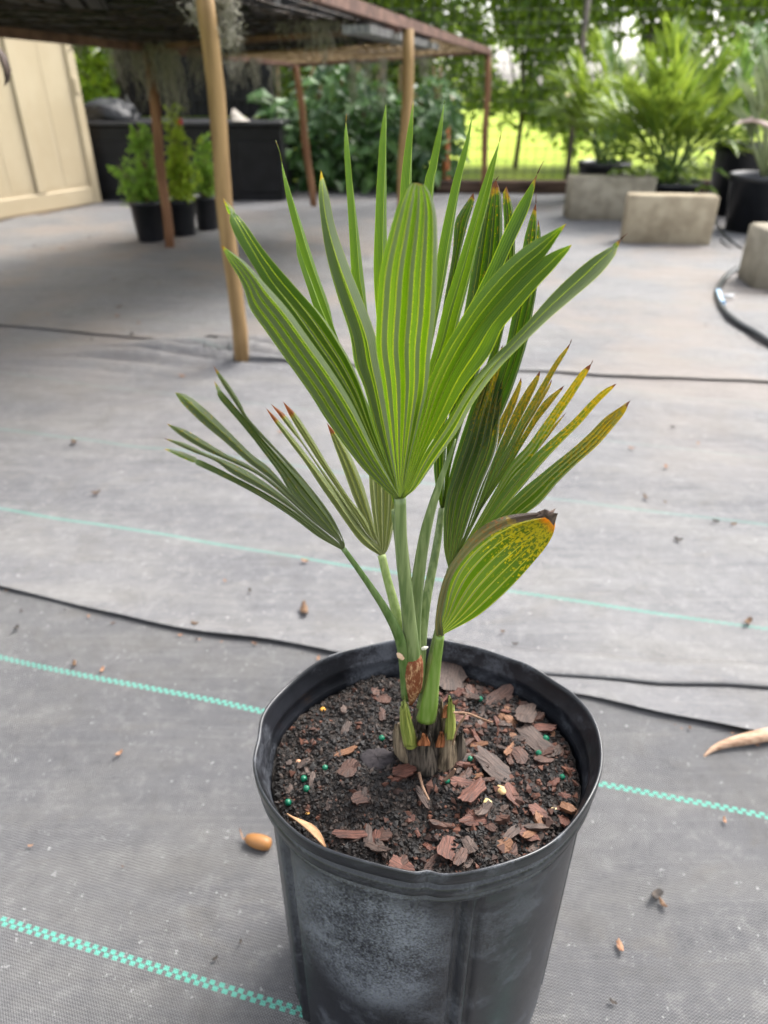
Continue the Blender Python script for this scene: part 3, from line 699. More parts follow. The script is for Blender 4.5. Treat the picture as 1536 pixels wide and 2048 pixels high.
# speckled fan on the right
PLX[0] = 1
H4 = (900, 1138); Y4 = .385; mb = MB()
f1 = [(925, 1080), (960, 980), (991, 904), (1001, 840), (1007, 783)]
blade(mb, H4, Y4, (1005, 690), [(888, 1094), (890, 1010), (906, 952), (930, 880), (960, 790)], f1, 4, .44, .44, 0)
blade(mb, H4, Y4, (1042, 755), f1[:4] + [(1007, 828), (1023, 796)], [(928, 1080), (965, 980), (995, 895), (1014, 853), (1033, 809), (1043, 771)], 1, .43)
blade(mb, H4, Y4, (1080, 741), [(930, 1075), (966, 980), (991, 910), (1010, 866), (1030, 821), (1055, 777)], [(940, 1060), (985, 960), (1023, 879), (1042, 840), (1061, 802), (1078, 761)], 1, .43)
blade(mb, H4, Y4, (1104, 758), [(945, 1040), (1000, 940), (1040, 860), (1061, 828), (1087, 786)], [(950, 1040), (1020, 920), (1052, 858), (1074, 821), (1099, 777)], 1, .44)
blade(mb, H4, Y4, (1141, 686), [(940, 1060), (991, 936), (1017, 891), (1042, 840), (1064, 802), (1090, 758), (1115, 717)], [(950, 1045), (1017, 910), (1042, 866), (1068, 821), (1090, 783), (1112, 742), (1134, 704)], 1, .42, thread=[(1143, 678)])
blade(mb, H4, Y4, (1128, 771), [(940, 1050), (1007, 936), (1023, 910), (1049, 866), (1080, 815), (1103, 790)], [(950, 1040), (1017, 940), (1042, 898), (1074, 847), (1099, 815), (1122, 783)], 1, .415)
blade(mb, H4, Y4, (1183, 727), [(945, 1060), (1017, 936), (1055, 891), (1087, 847), (1112, 812), (1137, 777), (1163, 742)], [(950, 1075), (1023, 961), (1061, 923), (1090, 879), (1115, 840), (1141, 802), (1163, 767), (1179, 739)], 2, .40, k=.3, thread=[(1186, 720)])
blade(mb, H4, Y4, (1133, 824), [(960, 1050), (1040, 940), (1085, 880), (1106, 853)], [(965, 1050), (1050, 940), (1074, 904), (1099, 872), (1122, 840)], 1, .405)
blade(mb, H4, Y4, (1233, 767), [(950, 1070), (1005, 985), (1055, 926), (1083, 898), (1115, 869), (1147, 840), (1179, 806), (1207, 780)], [(960, 1075), (1042, 980), (1071, 945), (1099, 913), (1131, 879), (1163, 847), (1195, 809), (1223, 780)], 1, .385, k=.5)
blade(mb, H4, Y4, (1261, 801), [(950, 1080), (1000, 1025), (1042, 983), (1068, 961), (1106, 929), (1144, 898), (1179, 866), (1210, 834), (1242, 812)], [(955, 1105), (1042, 1037), (1080, 1009), (1115, 967), (1153, 929), (1195, 891), (1230, 850), (1249, 825)], 3, .365, .36, -.01)
o = mb.build('leaf_blade', LM4, palm); o['label'] = 'fan leaf on the right with yellow speckled fingers'
petiole(o, [(900, 1138, Y4, 13), (886, 1220, .380, 15), (868, 1300, .374, 18), (852, 1385, .369, 24), (846, 1415, .367, 28)], ST1)

# low yellowing leaf
PLX[0] = 0
H5 = (880, 1272); Y5 = .352; mb = MB()
fold = [(888, 1225), (897, 1175), (912, 1135), (940, 1098), (978, 1066), (1020, 1045), (1060, 1036)]
blade(mb, H5, Y5, (1110, 1034), fold, [(890, 1268), (953, 1236), (998, 1201), (1036, 1164), (1068, 1128), (1096, 1091), (1110, 1058)], 7, .325, .335, -.018, k=.5, base_w=8)
o = mb.build('leaf_blade', LM5, palm); o['label'] = 'low cupped leaf turning yellow and orange at its tip'
mb = MB(); blade(mb, H5, Y5 - .001, (1113, 1026), [(870, 1245), (878, 1190), (894, 1142), (926, 1094), (962, 1056), (1008, 1034), (1060, 1026)], [(884, 1240), (892, 1195), (908, 1148), (938, 1108), (978, 1074), (1020, 1052), (1060, 1040), (1095, 1034)], 2, .322, .322, -.026, k=.3, base_w=8)
e = mb.build('leaf_fold', LM8, o); e['label'] = 'folded brown dead edge of the yellowing leaf'
DEAD = simple('dead_tip', (.045, .03, .025), (.13, .09, .07), 200, .8, .2, .6, .001)
mb = MB(); q = [(1062, 1036), (1075, 1024), (1090, 1018), (1100, 1022), (1112, 1016), (1106, 1028), (1116, 1026), (1108, 1052), (1098, 1040), (1085, 1032)]
c_ = mb.add([P(1095, 1030, .310)]); n_ = mb.add([P(x, y, .318 + .006 * math.sin(i * 2.1)) for i, (x, y) in enumerate(q)])
for i in range(len(q)): mb.face((c_, n_ + i, n_ + (i + 1) % len(q)))
mb.build('dead_tip', DEAD, o)
petiole(o, [(880, 1272, Y5, 18), (873, 1320, .355, 20), (864, 1375, .357, 28), (858, 1410, .358, 36), (852, 1438, .360, 40)], ST5, flat=.7)

# left fan
PLX[0] = 1
H6 = (687, 1100); Y6 = .335; mb = MB()
e6 = [(672, 1088), (628, 1052), (573, 1012), (519, 979), (464, 950)]
blade(mb, H6, Y6, (326, 898), [(676, 1096), (635, 1074), (592, 1041), (533, 1001), (475, 968), (409, 935), (347, 906)], e6 + [(409, 924), (342, 900)], 2, .275, .28, 0)
blade(mb, H6, Y6, (327, 876), e6 + [(428, 922), (373, 900)], [(674, 1084), (621, 1041), (562, 990), (504, 950), (453, 924), (409, 906), (366, 886)], 1, .282)
blade(mb, H6, Y6, (333, 847), [(675, 1082), (621, 1040), (573, 997), (519, 953), (460, 924), (409, 902), (366, 877)], [(676, 1080), (624, 1036), (555, 972), (504, 935), (453, 910), (409, 884), (366, 859)], 1, .287)
blade(mb, H6, Y6, (350, 785), [(677, 1080), (628, 1041), (555, 972), (497, 928), (446, 884), (402, 848), (366, 811)], [(679, 1078), (639, 1046), (584, 988), (541, 940), (504, 911), (460, 868), (417, 827), (373, 791)], 1, .292)
blade(mb, H6, Y6, (428, 761), [(680, 1080), (646, 1057), (590, 1000), (560, 950), (533, 912), (504, 873), (475, 837), (439, 793)], [(684, 1082), (657, 1030), (612, 970), (573, 928), (540, 892), (508, 856), (482, 826), (446, 786)], 2, .30, .305, 0)
blade(mb, H6, Y6, (426, 730), [(682, 1075), (640, 1010), (570, 925), (500, 850), (457, 789), (439, 760)], [(687, 1080), (658, 1024), (600, 950), (545, 890), (497, 837), (479, 804), (453, 764)], 1, .31)
o = mb.build('leaf_blade', LM6, palm); o['label'] = 'blue green leaf spreading low to the left'
petiole(o, [(686, 1096, Y6, 11), (712, 1132, .337, 12), (740, 1172, .340, 14), (770, 1218, .346, 17), (797, 1270, .354, 22), (808, 1320, .360, 22), (815, 1395, .366, 26)], ST3)

# pale leaf behind left
H7 = (763, 1112); Y7 = .395; mb = MB()
blade(mb, H7, Y7, (532, 816), [(752, 1108), (719, 1085), (679, 1030), (643, 979), (610, 928), (577, 884), (548, 844)], [(755, 1095), (712, 1048), (665, 979), (621, 921), (592, 884), (553, 837)], 1, .42)
blade(mb, H7, Y7, (542, 808), [(755, 1095), (712, 1048), (665, 979), (630, 926), (603, 887), (570, 848)], [(757, 1092), (730, 1064), (694, 1008), (646, 942), (610, 891), (572, 833)], 1, .425)
blade(mb, H7, Y7, (566, 803), [(757, 1092), (730, 1064), (694, 1008), (646, 938), (614, 889), (582, 838)], [(760, 1095), (746, 1075), (730, 1037), (697, 994), (657, 932), (624, 877), (592, 829)], 2, .43)
blade(mb, H7, Y7, (654, 846), [(760, 1095), (737, 1063), (708, 1001), (686, 942), (665, 884)], [(762, 1095), (752, 1066), (737, 1008), (723, 964), (701, 913), (675, 870)], 2, .44)
blade(mb, H7, Y7, (765, 880), [(756, 1090), (744, 1020), (738, 953), (742, 910)], [(776, 1098), (784, 1070), (796, 1010), (800, 950), (790, 910)], 3, .45)
o = mb.build('leaf_blade', LM7, palm); o['label'] = 'pale yellowish leaf behind on the left'
petiole(o, [(763, 1110, Y7, 17), (775, 1160, .388, 17), (790, 1215, .380, 20), (803, 1275, .372, 25), (815, 1330, .369, 26)], ST2)

PLX[0] = 0
# unopened spear leaf
sp = petiole(palm, [(911, 878, .375, 3), (900, 910, .374, 8), (878, 970, .371, 14), (852, 1060, .368, 22), (836, 1160, .366, 26), (829, 1240, .366, 27), (829, 1330, .367, 28)], ST1, 'spear_leaf', .9)
sp['label'] = 'unopened narrow spear leaf'
# fibre sheath and trunk base
m = NM('fibre_sheath', .8, .2); co = m.coord(); a_ = m.noise(m.mapping(co, (1, 1, .35), (0, .5, 0)), 420, 4, .7); b_ = m.noise(m.mapping(co, (1, 1, .3), (0, -.6, 0)), 500, 3, .7)
m.color(m.mix(m.ramp(m.math('MAXIMUM', a_, b_), .5, .68), (.15, .045, .02), (.42, .24, .13))); m.bump(m.math('MAXIMUM', a_, b_), .9, .001); FIB = m.m
petiole(palm, [(828, 1312, .362, 30), (828, 1325, .3605, 37), (828, 1350, .360, 37), (828, 1375, .361, 32), (824, 1398, .363, 16), (821, 1410, .364, 6)], FIB, 'fibre_sheath', .8, 20)
HUSK = simple('husk', (.050, .038, .026), (.26, .20, .13), 420, .85, .15, .9, .0018, 900, stretch=(1, 1, .09)); HUSKB = simple('husk_dark', (.016, .014, .012), (.13, .105, .080), 420, .85, .15, .9, .0018, 900, stretch=(1, 1, .09))
ORG = simple('husk_orange', (.14, .045, .018), (.34, .13, .055), 300, .7, .2, .8, .001, 600, stretch=(1, 1, .15))
tb = empty('trunk_base', palm_loc); tb.parent = palm; tb.location = (0, 0, 0)
mb = MB(); c0 = P(857, 1525, .366); rb = pxs(c0)
prof_t = [(20, -20), (38, -5), (45, 10), (42, 28), (34, 48), (24, 66), (10, 78), (0, 82)]
mb.lathe([(r * rb, z * rb * 1.15) for r, z in prof_t], (c0.x, c0.y + .004, c0.z - .004), 36, lambda a, r, z: (r * (1 + .12 * math.sin(5 * a + z * 200) + .07 * math.sin(11 * a)), z)); 
bpy_tb = mb.build('trunk', HUSKB, palm)
bpy.data.objects.remove(tb)
def husk(px0, py0, px1, py1, wpx, Y0, Y1_, mat, seed, name='husk', rag=5, lean=0):
    """a ragged bract: base centre -> top centre"""
    rr = random.Random(seed); mb = MB(); n = 20; rows = 12; fib = [rr.uniform(-.0011, .0011) for _ in range(n + 1)]; tip_ = [rr.uniform(-1.6, 1) * rag * 1.6 for _ in range(n + 1)]
    for i in range(rows + 1):
        t = i / rows; px = px0 + (px1 - px0) * t + lean * math.sin(t * math.pi); py = py0 + (py1 - py0) * t; Y = Y0 + (Y1_ - Y0) * t
        wd = wpx * (.80 + .30 * math.sin(math.pi * t) - .18 * t + (.22 * (1 - t) ** 3))
        for j in range(n + 1):
            s = j / n * 2 - 1
            dy = 0
            dy = tip_[j] * max(0, (t - .55) / .45) ** 2 - rag * 1.2 * (1 - s * s) * t ** 3
            mb.v.append(tuple(P(px + s * wd / 2, py + dy, Y + .010 * s * s * wpx / 40 + fib[j] * (.4 + .6 * t))))
    for i in range(rows):
        for j in range(n): a = i * (n + 1) + j; mb.face((a, a + 1, a + n + 2, a + n + 1))
    o = mb.build(name, mat, palm); s = o.modifiers.new('s', 'SOLIDIFY'); s.thickness = .0012; s.offset = -1; return o
husk(835, 1560, 817, 1470, 67, .352, .358, HUSKB, 1)
husk(883, 1562, 897, 1482, 65, .352, .356, HUSK, 2)
husk(855, 1556, 849, 1476, 57, .347, .350, HUSKB, 3)
husk(867, 1530, 873, 1440, 54, .356, .362, HUSKB, 4, rag=10)
husk(898, 1525, 889, 1432, 46, .358, .364, HUSK, 5, rag=10)
husk(819, 1530, 799, 1462, 44, .356, .362, HUSK, 6)
husk(848, 1500, 844, 1435, 52, .366, .368, HUSKB, 7, rag=9)
husk(912, 1540, 920, 1478, 33, .362, .364, HUSKB, 8)
husk(848, 1492, 849, 1478, 28, .3465, .349, ORG, 9, 'husk_core', 3); husk(879, 1495, 883, 1474, 18, .3495, .352, ORG, 10, 'husk_core', 3); husk(890, 1436, 892, 1420, 14, .357, .360, ORG, 12, 'husk_core', 3)
STB = stem_mat('cut_stub', (.13, .17, .03), (.27, .29, .07), .05); 
for (x0, y0, x1, y1, w0, Y0, sd0) in ((822, 1494, 808, 1424, 27, .3495, 31), (899, 1480, 902, 1424, 21, .354, 32)):
    o = husk(x0, y0, x1, y1, w0, Y0, Y0 + .002, STB, sd0, 'cut_stub', 9); petiole(o, [(x0, y0, Y0 + .006, w0 * .8), ((x0 + x1) / 2, (y0 + y1) / 2, Y0 + .006, w0 * .75), (x1, y1 + 6, Y0 + .007, w0 * .55)], STB, 'stub_core', .7)
ROOT = simple('root_tan', (.12, .07, .045), (.24, .15, .10), 100, .8, .2, .4, .001)
for pts in ([(905, 1425, .360, 5), (935, 1427, .362, 5), (965, 1438, .364, 4), (985, 1445, .366, 3)], [(905, 1490, .352, 3), (915, 1455, .354, 4), (925, 1440, .352, 5), (932, 1428, .352, 3)], [(838, 1545, .345, 6), (846, 1575, .333, 6), (858, 1600, .322, 4)], [(890, 1560, .340, 6), (902, 1550, .338, 9), (910, 1538, .338, 5)]):
    petiole(palm, pts, ROOT, 'root', 1.0, 6)
# torn pale sheath scraps
petiole(palm, [(797, 1305, .356, 9), (800, 1312, .355, 12), (806, 1318, .355, 8)], simple('sheath_scrap', (.45, .27, .18), (.6, .42, .3), 200), 'sheath_scrap')
petiole(palm, [(843, 1298, .364, 6), (850, 1296, .364, 9), (856, 1294, .364, 3)], simple('sheath_white', (.6, .55, .48), (.7, .66, .6), 200), 'sheath_scrap')

KP[0] = 1.0
# ---------------------------------------------------------------- litter on the fabric
LIT = [NM('litter_%d' % i, .8, .2) for i in range(3)]
LC = [((.07, .04, .025), (.16, .10, .06)), ((.20, .10, .06), (.34, .2, .12)), ((.03, .027, .025), (.07, .055, .045))]
for mm, (a, b) in zip(LIT, LC): mm.color(mm.mix(mm.ramp(mm.noise(mm.coord(), 120, 3), .3, .7), a, b))
lp = []
for i in range(6):
    o = chip_mesh(700 + i, .018, .008, .0018, None, curl=.4).build('leaf_litter', LIT[i % 3].m, smooth=False)
    tag(o, 'small scrap of dry leaf or bark lying on the grey weed fabric', 'leaf scrap', 'small scraps littered over the weed fabric'); lp.append(o)
pos = [(150, 893, 1.5), (610, 1125, .7), (1355, 1085, 1.2), (1495, 1245, 1.3), (1263, 902, .9), (1030, 1290, .6), (240, 618, 1.6), (235, 635, 1.2), (265, 678, 1.2), (230, 560, 1.0), (365, 757, 1.0), (160, 730, .9), (195, 992, 1.2), (240, 1513, .6), (35, 1262, .8), (150, 1332, .7), (205, 1345, .6), (1430, 1046, .7), (1465, 1052, .7), (1330, 940, .8), (1345, 860, .8), (1290, 996, .8), (1395, 370 + 520, .6), (1050, 1900, .5), (1225, 2003, .5), (1005, 1265, .5), (450, 1165, .5), (500, 1185, .5), (390, 1255, .6), (280, 520, 1), (180, 480, 1.1), (70, 495, 1), (60, 520, .8), (1515, 700, .8), (1330, 1005, .6), (560, 870, .8), (398, 468, .7), (1500, 665, .7), (1240, 1893, .7), (1410, 655, .6), (310, 470, .9), (125, 500, 1.2), (1310, 1795, 1.1), (1323, 1812, .6), (60, 1690, .4), (480, 1880, .35)]
rp = random.Random(5)
for i in range(10): pos.append((rp.uniform(0, 1536), rp.uniform(520, 2040), rp.uniform(.18, .5)))
for i in range(22): pos.append((rp.uniform(0, 900), rp.uniform(430, 700), rp.uniform(.4, .9)))
for i in range(46):
    x_ = rp.uniform(-.9, .9); y_ = seam_y(SEAM1, x_) - rp.uniform(.001, .012); d_ = Vector((x_, y_, .004)) - Vector((0, 0, CAMH)); z_ = d_.y * _cp - d_.z * _sp
    pos.append((768 + F * d_.x / z_, 1024 - F * (d_.y * _sp + d_.z * _cp) / z_, rp.uniform(.15, .5)))
seen = set(); cnt = 0
for i, (px, py, s) in enumerate(pos):
    p = G(px, py, .008)
    if math.hypot(p.x - PC.x, p.y - PC.y) < PR * 1.05: continue
    k = cnt % 6; cnt += 1; z = gh(p.x, p.y) + .004 + (.004 if p.y > seam_y(SEAM1, p.x) else 0) + (.003 if p.y > seam_y(SEAM3, p.x) else 0)
    loc = (p.x, p.y, z); rot = (rp.uniform(-.3, .3), rp.uniform(-.3, .3), rp.uniform(0, 6.3)); sc = s * rp.uniform(.7, 1)
    if k not in seen: seen.add(k); lp[k].location = loc; lp[k].rotation_euler = rot; lp[k].scale = (sc,) * 3
    else: dup(lp[k], loc, rot, sc)
# reddish leaf by the second stripe, cocoon, big curled leaf at the right
o = chip_mesh(900, .026, .011, .0015, None, curl=.5).build('leaf_litter', LIT[0].m); p = G(608, 1222, .012); o.location = (p.x, p.y, gh(p.x, p.y) + .0075); o.rotation_euler = (.2, 0, R(100))
tag(o, 'dark brown curled leaf scrap just left of the palm stems', 'leaf scrap')
m = NM('cocoon', .5, .4); m.color(m.mix(m.ramp(m.noise(m.coord(), 6, 4), .35, .65), (.20, .085, .02), (.32, .15, .05))); 
cp = G(517, 1686, .008); s = pxs(cp)
coc = empty('seed_pod', (cp.x, cp.y, .008), 'plump tan brown seed pod lying on the fabric left of the big pot', 'seed pod')
mb = MB(); ax = Vector((1, -.28, 0)).normalized()
mb.tube([Vector((cp.x, cp.y, .0105)) + ax * t * s for t in (-28, -25, -14, 0, 14, 24, 27)], [r * s for r in (3, 8, 12.5, 14.5, 14, 11.5, 6)], 16); mb.build('pod_body', m.m, coc)
mb = MB(); mb.tube([Vector((cp.x, cp.y, .009)) - ax * 27 * s, Vector((cp.x, cp.y, .008)) - ax * 34 * s, Vector((cp.x, cp.y, .014)) - ax * 42 * s + Vector((0, .006, 0))], [.0012, .0007, .0004], 6); mb.build('pod_stalk', LIT[1].m, coc)
CURL = simple('curled_leaf', (.26, .15, .09), (.46, .31, .21), 60, .6, .3, .4, .001, 200, stretch=(1, 6, 1))
pts = [(1403, 1520, .006), (1420, 1500, .012), (1450, 1488, .014), (1490, 1480, .015), (1536, 1470, .016), (1600, 1462, .014), (1680, 1450, .006)]
wd = [2, 10, 17, 24, 27, 24, 3]; mb = MB(); NN = 10
for (px, py, z), w0 in zip(pts, wd):
    p = G(px, py, z); s = pxs(p); d = Vector((.25, .97, 0))
    for j in range(NN + 1):
        a = -.6 + 3.9 * j / NN; r = w0 / 2 * s
        mb.v.append((p.x - d.x * math.cos(a) * r, p.y - d.y * math.cos(a) * r, p.z + r * (.1 + math.sin(a)) + .001))
for i in range(len(pts) - 1):
    for j in range(NN): a = i * (NN + 1) + j; mb.face((a, a + 1, a + NN + 2, a + NN + 1))
o = mb.build('curled_leaf', CURL); s = o.modifiers.new('s', 'SOLIDIFY'); s.thickness = .0006; o.modifiers.new('b', 'SUBSURF').render_levels = 2
tag(o, 'large rolled up tan dry leaf on the fabric at the right edge', 'leaf')

# ---------------------------------------------------------------- low plant rack
WOOD = simple('post_wood', (.13, .060, .030), (.24, .125, .065), 9, .75, .25, .6, .003, 60, stretch=(6, 6, .5)); WOODT = simple('post_wood_tan', (.17, .105, .045), (.29, .185, .085), 9, .7, .25, .5, .002, 60, stretch=(6, 6, .5))
RUST = simple('rusty_iron', (.065, .030, .024), (.15, .078, .060), 20, .7, .4, .4, .002, 90); WIREM = simple('rusty_wire', (.012, .009, .008), (.045, .030, .022), 20, .7, .3, 0)
C5 = P(978, 103, 5.15); B4 = P(809, 47, 3.0); D_ = (B4 - C5).normalized(); B0 = C5 + D_ * 4.55
C3 = P(592, 128, 4.70); B2 = P(297, 96, 3.4); E_ = (B2 - C3).normalized(); L0 = C3 + E_ * 2.9
rack = empty('plant_rack', (C3.x, C3.y, 0), 'low rusty wire mesh plant rack on thin wooden posts, filling the upper left', 'rack')
def bar(a, b, w_, h_, mat, name, parent=rack):
    mb = MB(); d = (b - a); L = d.length; x = d.normalized(); up = Vector((0, 0, 1)); y = up.cross(x).normalized(); z = x.cross(y)
    M3 = Matrix((x, y, z)).transposed()
    mb.box((a + b) / 2, (L, w_, h_), M3); return mb.build(name, mat, parent, smooth=False)
bar(C5, B0, .028, .032, RUST, 'frame_bar'); bar(C3 - Vector((0, 0, .002)), C5, .025, .028, RUST, 'frame_bar'); bar(C3 + Vector((-.01, 0, .0)), L0, .025, .028, RUST, 'frame_bar')
bar(P(330, 92, 3.32), P(800, 58, 3.1), .02, .02, RUST, 'frame_bar'); bar(P(-260, -20, 2.0), P(700, -20, 2.1), .02, .02, RUST, 'frame_bar')
def rackpt(s, t):       # s across from left to right edge, t from the back towards the camera
    a = C3.lerp(L0, t); b = C5.lerp(B0, t); return a.lerp(b, s)
mb = MB()
for i in range(36):
    t = (i / 24 * .3) if i < 24 else .3 + .7 * (i - 23) / 13; a, b = rackpt(0, t), rackpt(1, t); sag = .012 * math.sin(i * 1.7)
    mb.tube([a + Vector((0, 0, .016)), a.lerp(b, .5) + Vector((0, 0, .01 - sag)), b + Vector((0, 0, .016))], .0026, 5, False)
for i in range(20):
    s_ = i / 19; mb.tube([rackpt(s_, t / 6) + Vector((0, 0, .02 - .012 * math.sin(math.pi * t / 6) + .006 * math.sin(t * 2 + i))) for t in range(7)], .0026, 5, False)
mb.build('wire_mesh', WIREM, rack)
WIREL = simple('wire_tan', (.14, .09, .045), (.28, .20, .11), 20, .8, .2, 0); mb = MB()
for i in range(16):
    t = .012 + i / 16 * .29; a, b = rackpt(.01, t), rackpt(.99, t); mb.tube([a + Vector((0, 0, .008)), a.lerp(b, .5) + Vector((0, 0, -.004 + .008 * math.sin(i * 2.2))), b + Vector((0, 0, .008))], .0032, 5, False)
for i in range(40):
    s_ = .02 + .96 * i / 39; mb.tube([rackpt(s_, .005), rackpt(s_ + .012 * math.sin(i * 3.1), .15) + Vector((0, 0, .006)), rackpt(s_, .30)], .003, 5, False)
mb.build('wire_mesh', WIREL, rack)
def post(pts, r, mat, label, round_=True, square=False):
    mb = MB(); mb.tube(pts, r, 4 if square else 14); return mb
def add_post(bpx, bY, top, r, mat, label):
    b = P(bpx[0], bpx[1], bY); b.z = -.01; t = top; mb = MB()
    pts = [b.lerp(t, i / 8) + Vector((.004 * math.sin(i * 1.3), 0, 0)) * (r / .02) for i in range(9)]
    mb.tube(pts, [r * (1 + .04 * math.sin(i * 2.2)) for i in range(9)], 14)
    o = mb.build('post', mat, rack); o['label'] = label; return o
g1 = G(484, 735); add_post((484, 735), g1.y, P(405, -55, g1.y) , .0195, WOODT, 'thick tan post nearest the viewer')
g2 = G(340, 500); add_post((340, 500), g2.y, P(297, 104, g2.y), .0205, WOOD, 'reddish post in front of the potted shrubs')
g3 = G(628, 416); add_post((628, 416), g3.y, P(592, 132, g3.y), .0195, WOOD, 'thin post in front of the broad leaved bush')
add_post((800, 560), 3.0, P(818, 58, 3.0), .0205, WOODT, 'post under the right hand bar behind the palm tips')
add_post((966, 392), 5.15, P(977, 108, 5.15), .019, WOOD, 'far corner post at the right end of the rack')
# black plant trays lying on the mesh
TR = simple('tray_plastic', (.004, .004, .004), (.010, .009, .009), 30, .6, .3, .3, .002)
PALE = simple('tray_liner', (.10, .10, .11), (.2, .2, .21), 30, .7, .3, .3, .002)
def tray_mesh(mat):
    mb = MB(); Lx, Ly, H = .54, .28, .035
    for x0, x1, y0, y1 in ((-Lx / 2, Lx / 2, -Ly / 2, -Ly / 2 + .008), (-Lx / 2, Lx / 2, Ly / 2 - .008, Ly / 2), (-Lx / 2, -Lx / 2 + .008, -Ly / 2 + .008, Ly / 2 - .008), (Lx / 2 - .008, Lx / 2, -Ly / 2 + .008, Ly / 2 - .008)):
        mb.box(((x0 + x1) / 2, (y0 + y1) / 2, H / 2 + .001), (x1 - x0, y1 - y0, H))
    for i in range(11): mb.box((-Lx / 2 + .0485 * (i + .54), 0, .004), (.034, Ly - .02, .006))
    for j in range(5): mb.box((0, -Ly / 2 + .05 + j * .045, .0095), (Lx - .02, .02, .004))
    return mb.build('plant_tray', mat, smooth=False)
tray = tray_mesh(TR); tag(tray, 'black ribbed plastic plant tray resting on the wire mesh rack', 'tray', 'black trays on the wire rack')
ft = True; rt = random.Random(3)
for t in range(12):
    for s_ in range(7):
        tt = .31 + t * .075
        if s_ > 5 and t > 3: continue
        ss = .04 + s_ * .108 + rt.uniform(-.015, .015)
        if tt > .99 or (tt < .42 and ss > .86): continue
        p = rackpt(ss, tt); loc = (p.x, p.y, p.z + .020 + rt.uniform(0, .004)); rot = (rt.uniform(-.04, .04), rt.uniform(-.04, .04), rt.uniform(-.15, .15) + .15)
        if ft: tray.location = loc; tray.rotation_euler = rot; ft = False
        else: dup(tray, loc, rot)
lt = tray_mesh(PALE); lt.name = 'pale_tray'; p = rackpt(.90, .34); ba = math.atan2(D_.y, D_.x); lt.location = (p.x, p.y, p.z - .035); lt.scale = (1, .35, .7); lt.rotation_euler = (0, 0, ba)
tag(lt, 'pale grey slotted tray near the right bar of the rack', 'tray')
lt2 = dup(lt, tuple(rackpt(.90, .48) + Vector((0, 0, -.035))), (0, 0, ba), label='pale grey slotted tray nearer the viewer under the right bar')
lt3 = dup(lt, tuple(P(70, 20, 2.75)), (0, 0, -.6), label='pale weathered tray in the top left corner of the rack')
# Spanish moss hanging from the rack
m = NM('spanish_moss', .9, .1); g = m.n('ShaderNodeNewGeometry'); m.color(m.mix(g.outputs['Random Per Island'], (.17, .165, .135), (.36, .345, .29))); MOSS = m.m
def moss(px, py, Y, wpx, Lpx, n, label, seed):
    rr = random.Random(seed); c = P(px, py, Y); s = pxs(c); mb = MB()
    for i in range(int(n * .65)):
        x = c.x + rr.gauss(0, wpx * s * .36); y = c.y + rr.gauss(0, wpx * s * .3); z = c.z + rr.uniform(0, .02); L = Lpx * s * rr.uniform(.3, 1) ** 1.2; k = 12
        pts = []; a = rr.uniform(0, 6.3); am = rr.uniform(.004, .014)
        z0 = z - rr.uniform(0, .45) * L
        for j in range(k + 1):
            t = j / k; pts.append((x + am * math.sin(a + t * rr.uniform(6, 9)) + (rr.random() - .5) * .006, y + am * math.cos(a * 2 + t * 7) + (rr.random() - .5) * .006, z0 - L * t * .8))
        mb.tube(pts, .0011, 3, False)
    o = mb.build('spanish_moss', MOSS); return tag(o, label, 'Spanish moss', 'Spanish moss hanging under the rack')
moss(440, -5, 1.85, 45, 100, 170, 'thick moss clump right behind the thick tan post', 1)
moss(395, 5, 1.95, 30, 60, 60, 'wispy moss clump left of the thick tan post', 2)
moss(308, 85, 3.35, 60, 120, 170, 'long grey moss clump wrapping the reddish post top', 3)
moss(337, 95, 3.3, 26, 130, 100, 'long moss tail just right of the reddish post', 4)
moss(232, 80, 3.5, 24, 95, 80, 'narrow moss tail left of the reddish post', 5)
moss(390, 100, 3.5, 26, 70, 70, 'short moss tuft left of the thick tan post in front of the black lid', 6)
moss(505, 105, 4.2, 22, 75, 70, 'moss tuft hanging against the raised black lid', 7)
moss(635, 15, 2.9, 50, 85, 120, 'loose moss tangle under the dark trays at top centre', 8)
moss(575, 10, 2.9, 45, 70, 60, 'thin looping moss under the dark trays, left of the loose tangle', 9)
moss(708, 110, 4.7, 16, 100, 70, 'thin moss strand hanging in front of the broad leaved bush', 10)
moss(765, 110, 4.7, 18, 100, 80, 'moss strand beside the right hand post in front of the bush', 11)
moss(680, 20, 2.9, 30, 60, 60, 'small moss wisp beside the pale slotted tray', 12)
moss(545, 110, 4.5, 20, 85, 50, 'faint moss strand at the right end of the black lid', 13)
moss(450, 60, 2.4, 50, 60, 90, 'moss heap sagging through the mesh right of the thick post', 14)

moss(150, 62, 3.2, 30, 55, 70, 'small moss tuft over the gap between shed and deck box', 15)
moss(268, 92, 3.45, 22, 80, 60, 'moss strand between the narrow tail and the reddish post', 16)
moss(470, 112, 4.2, 26, 60, 60, 'fringe of moss on the back bar just right of the thick post', 17)
moss(850, 108, 4.9, 26, 60, 60, 'moss fringe under the back bar near the right end of the rack', 18)
moss(735, 108, 4.75, 14, 70, 40, 'short moss thread between the two longer strands before the bush', 19)

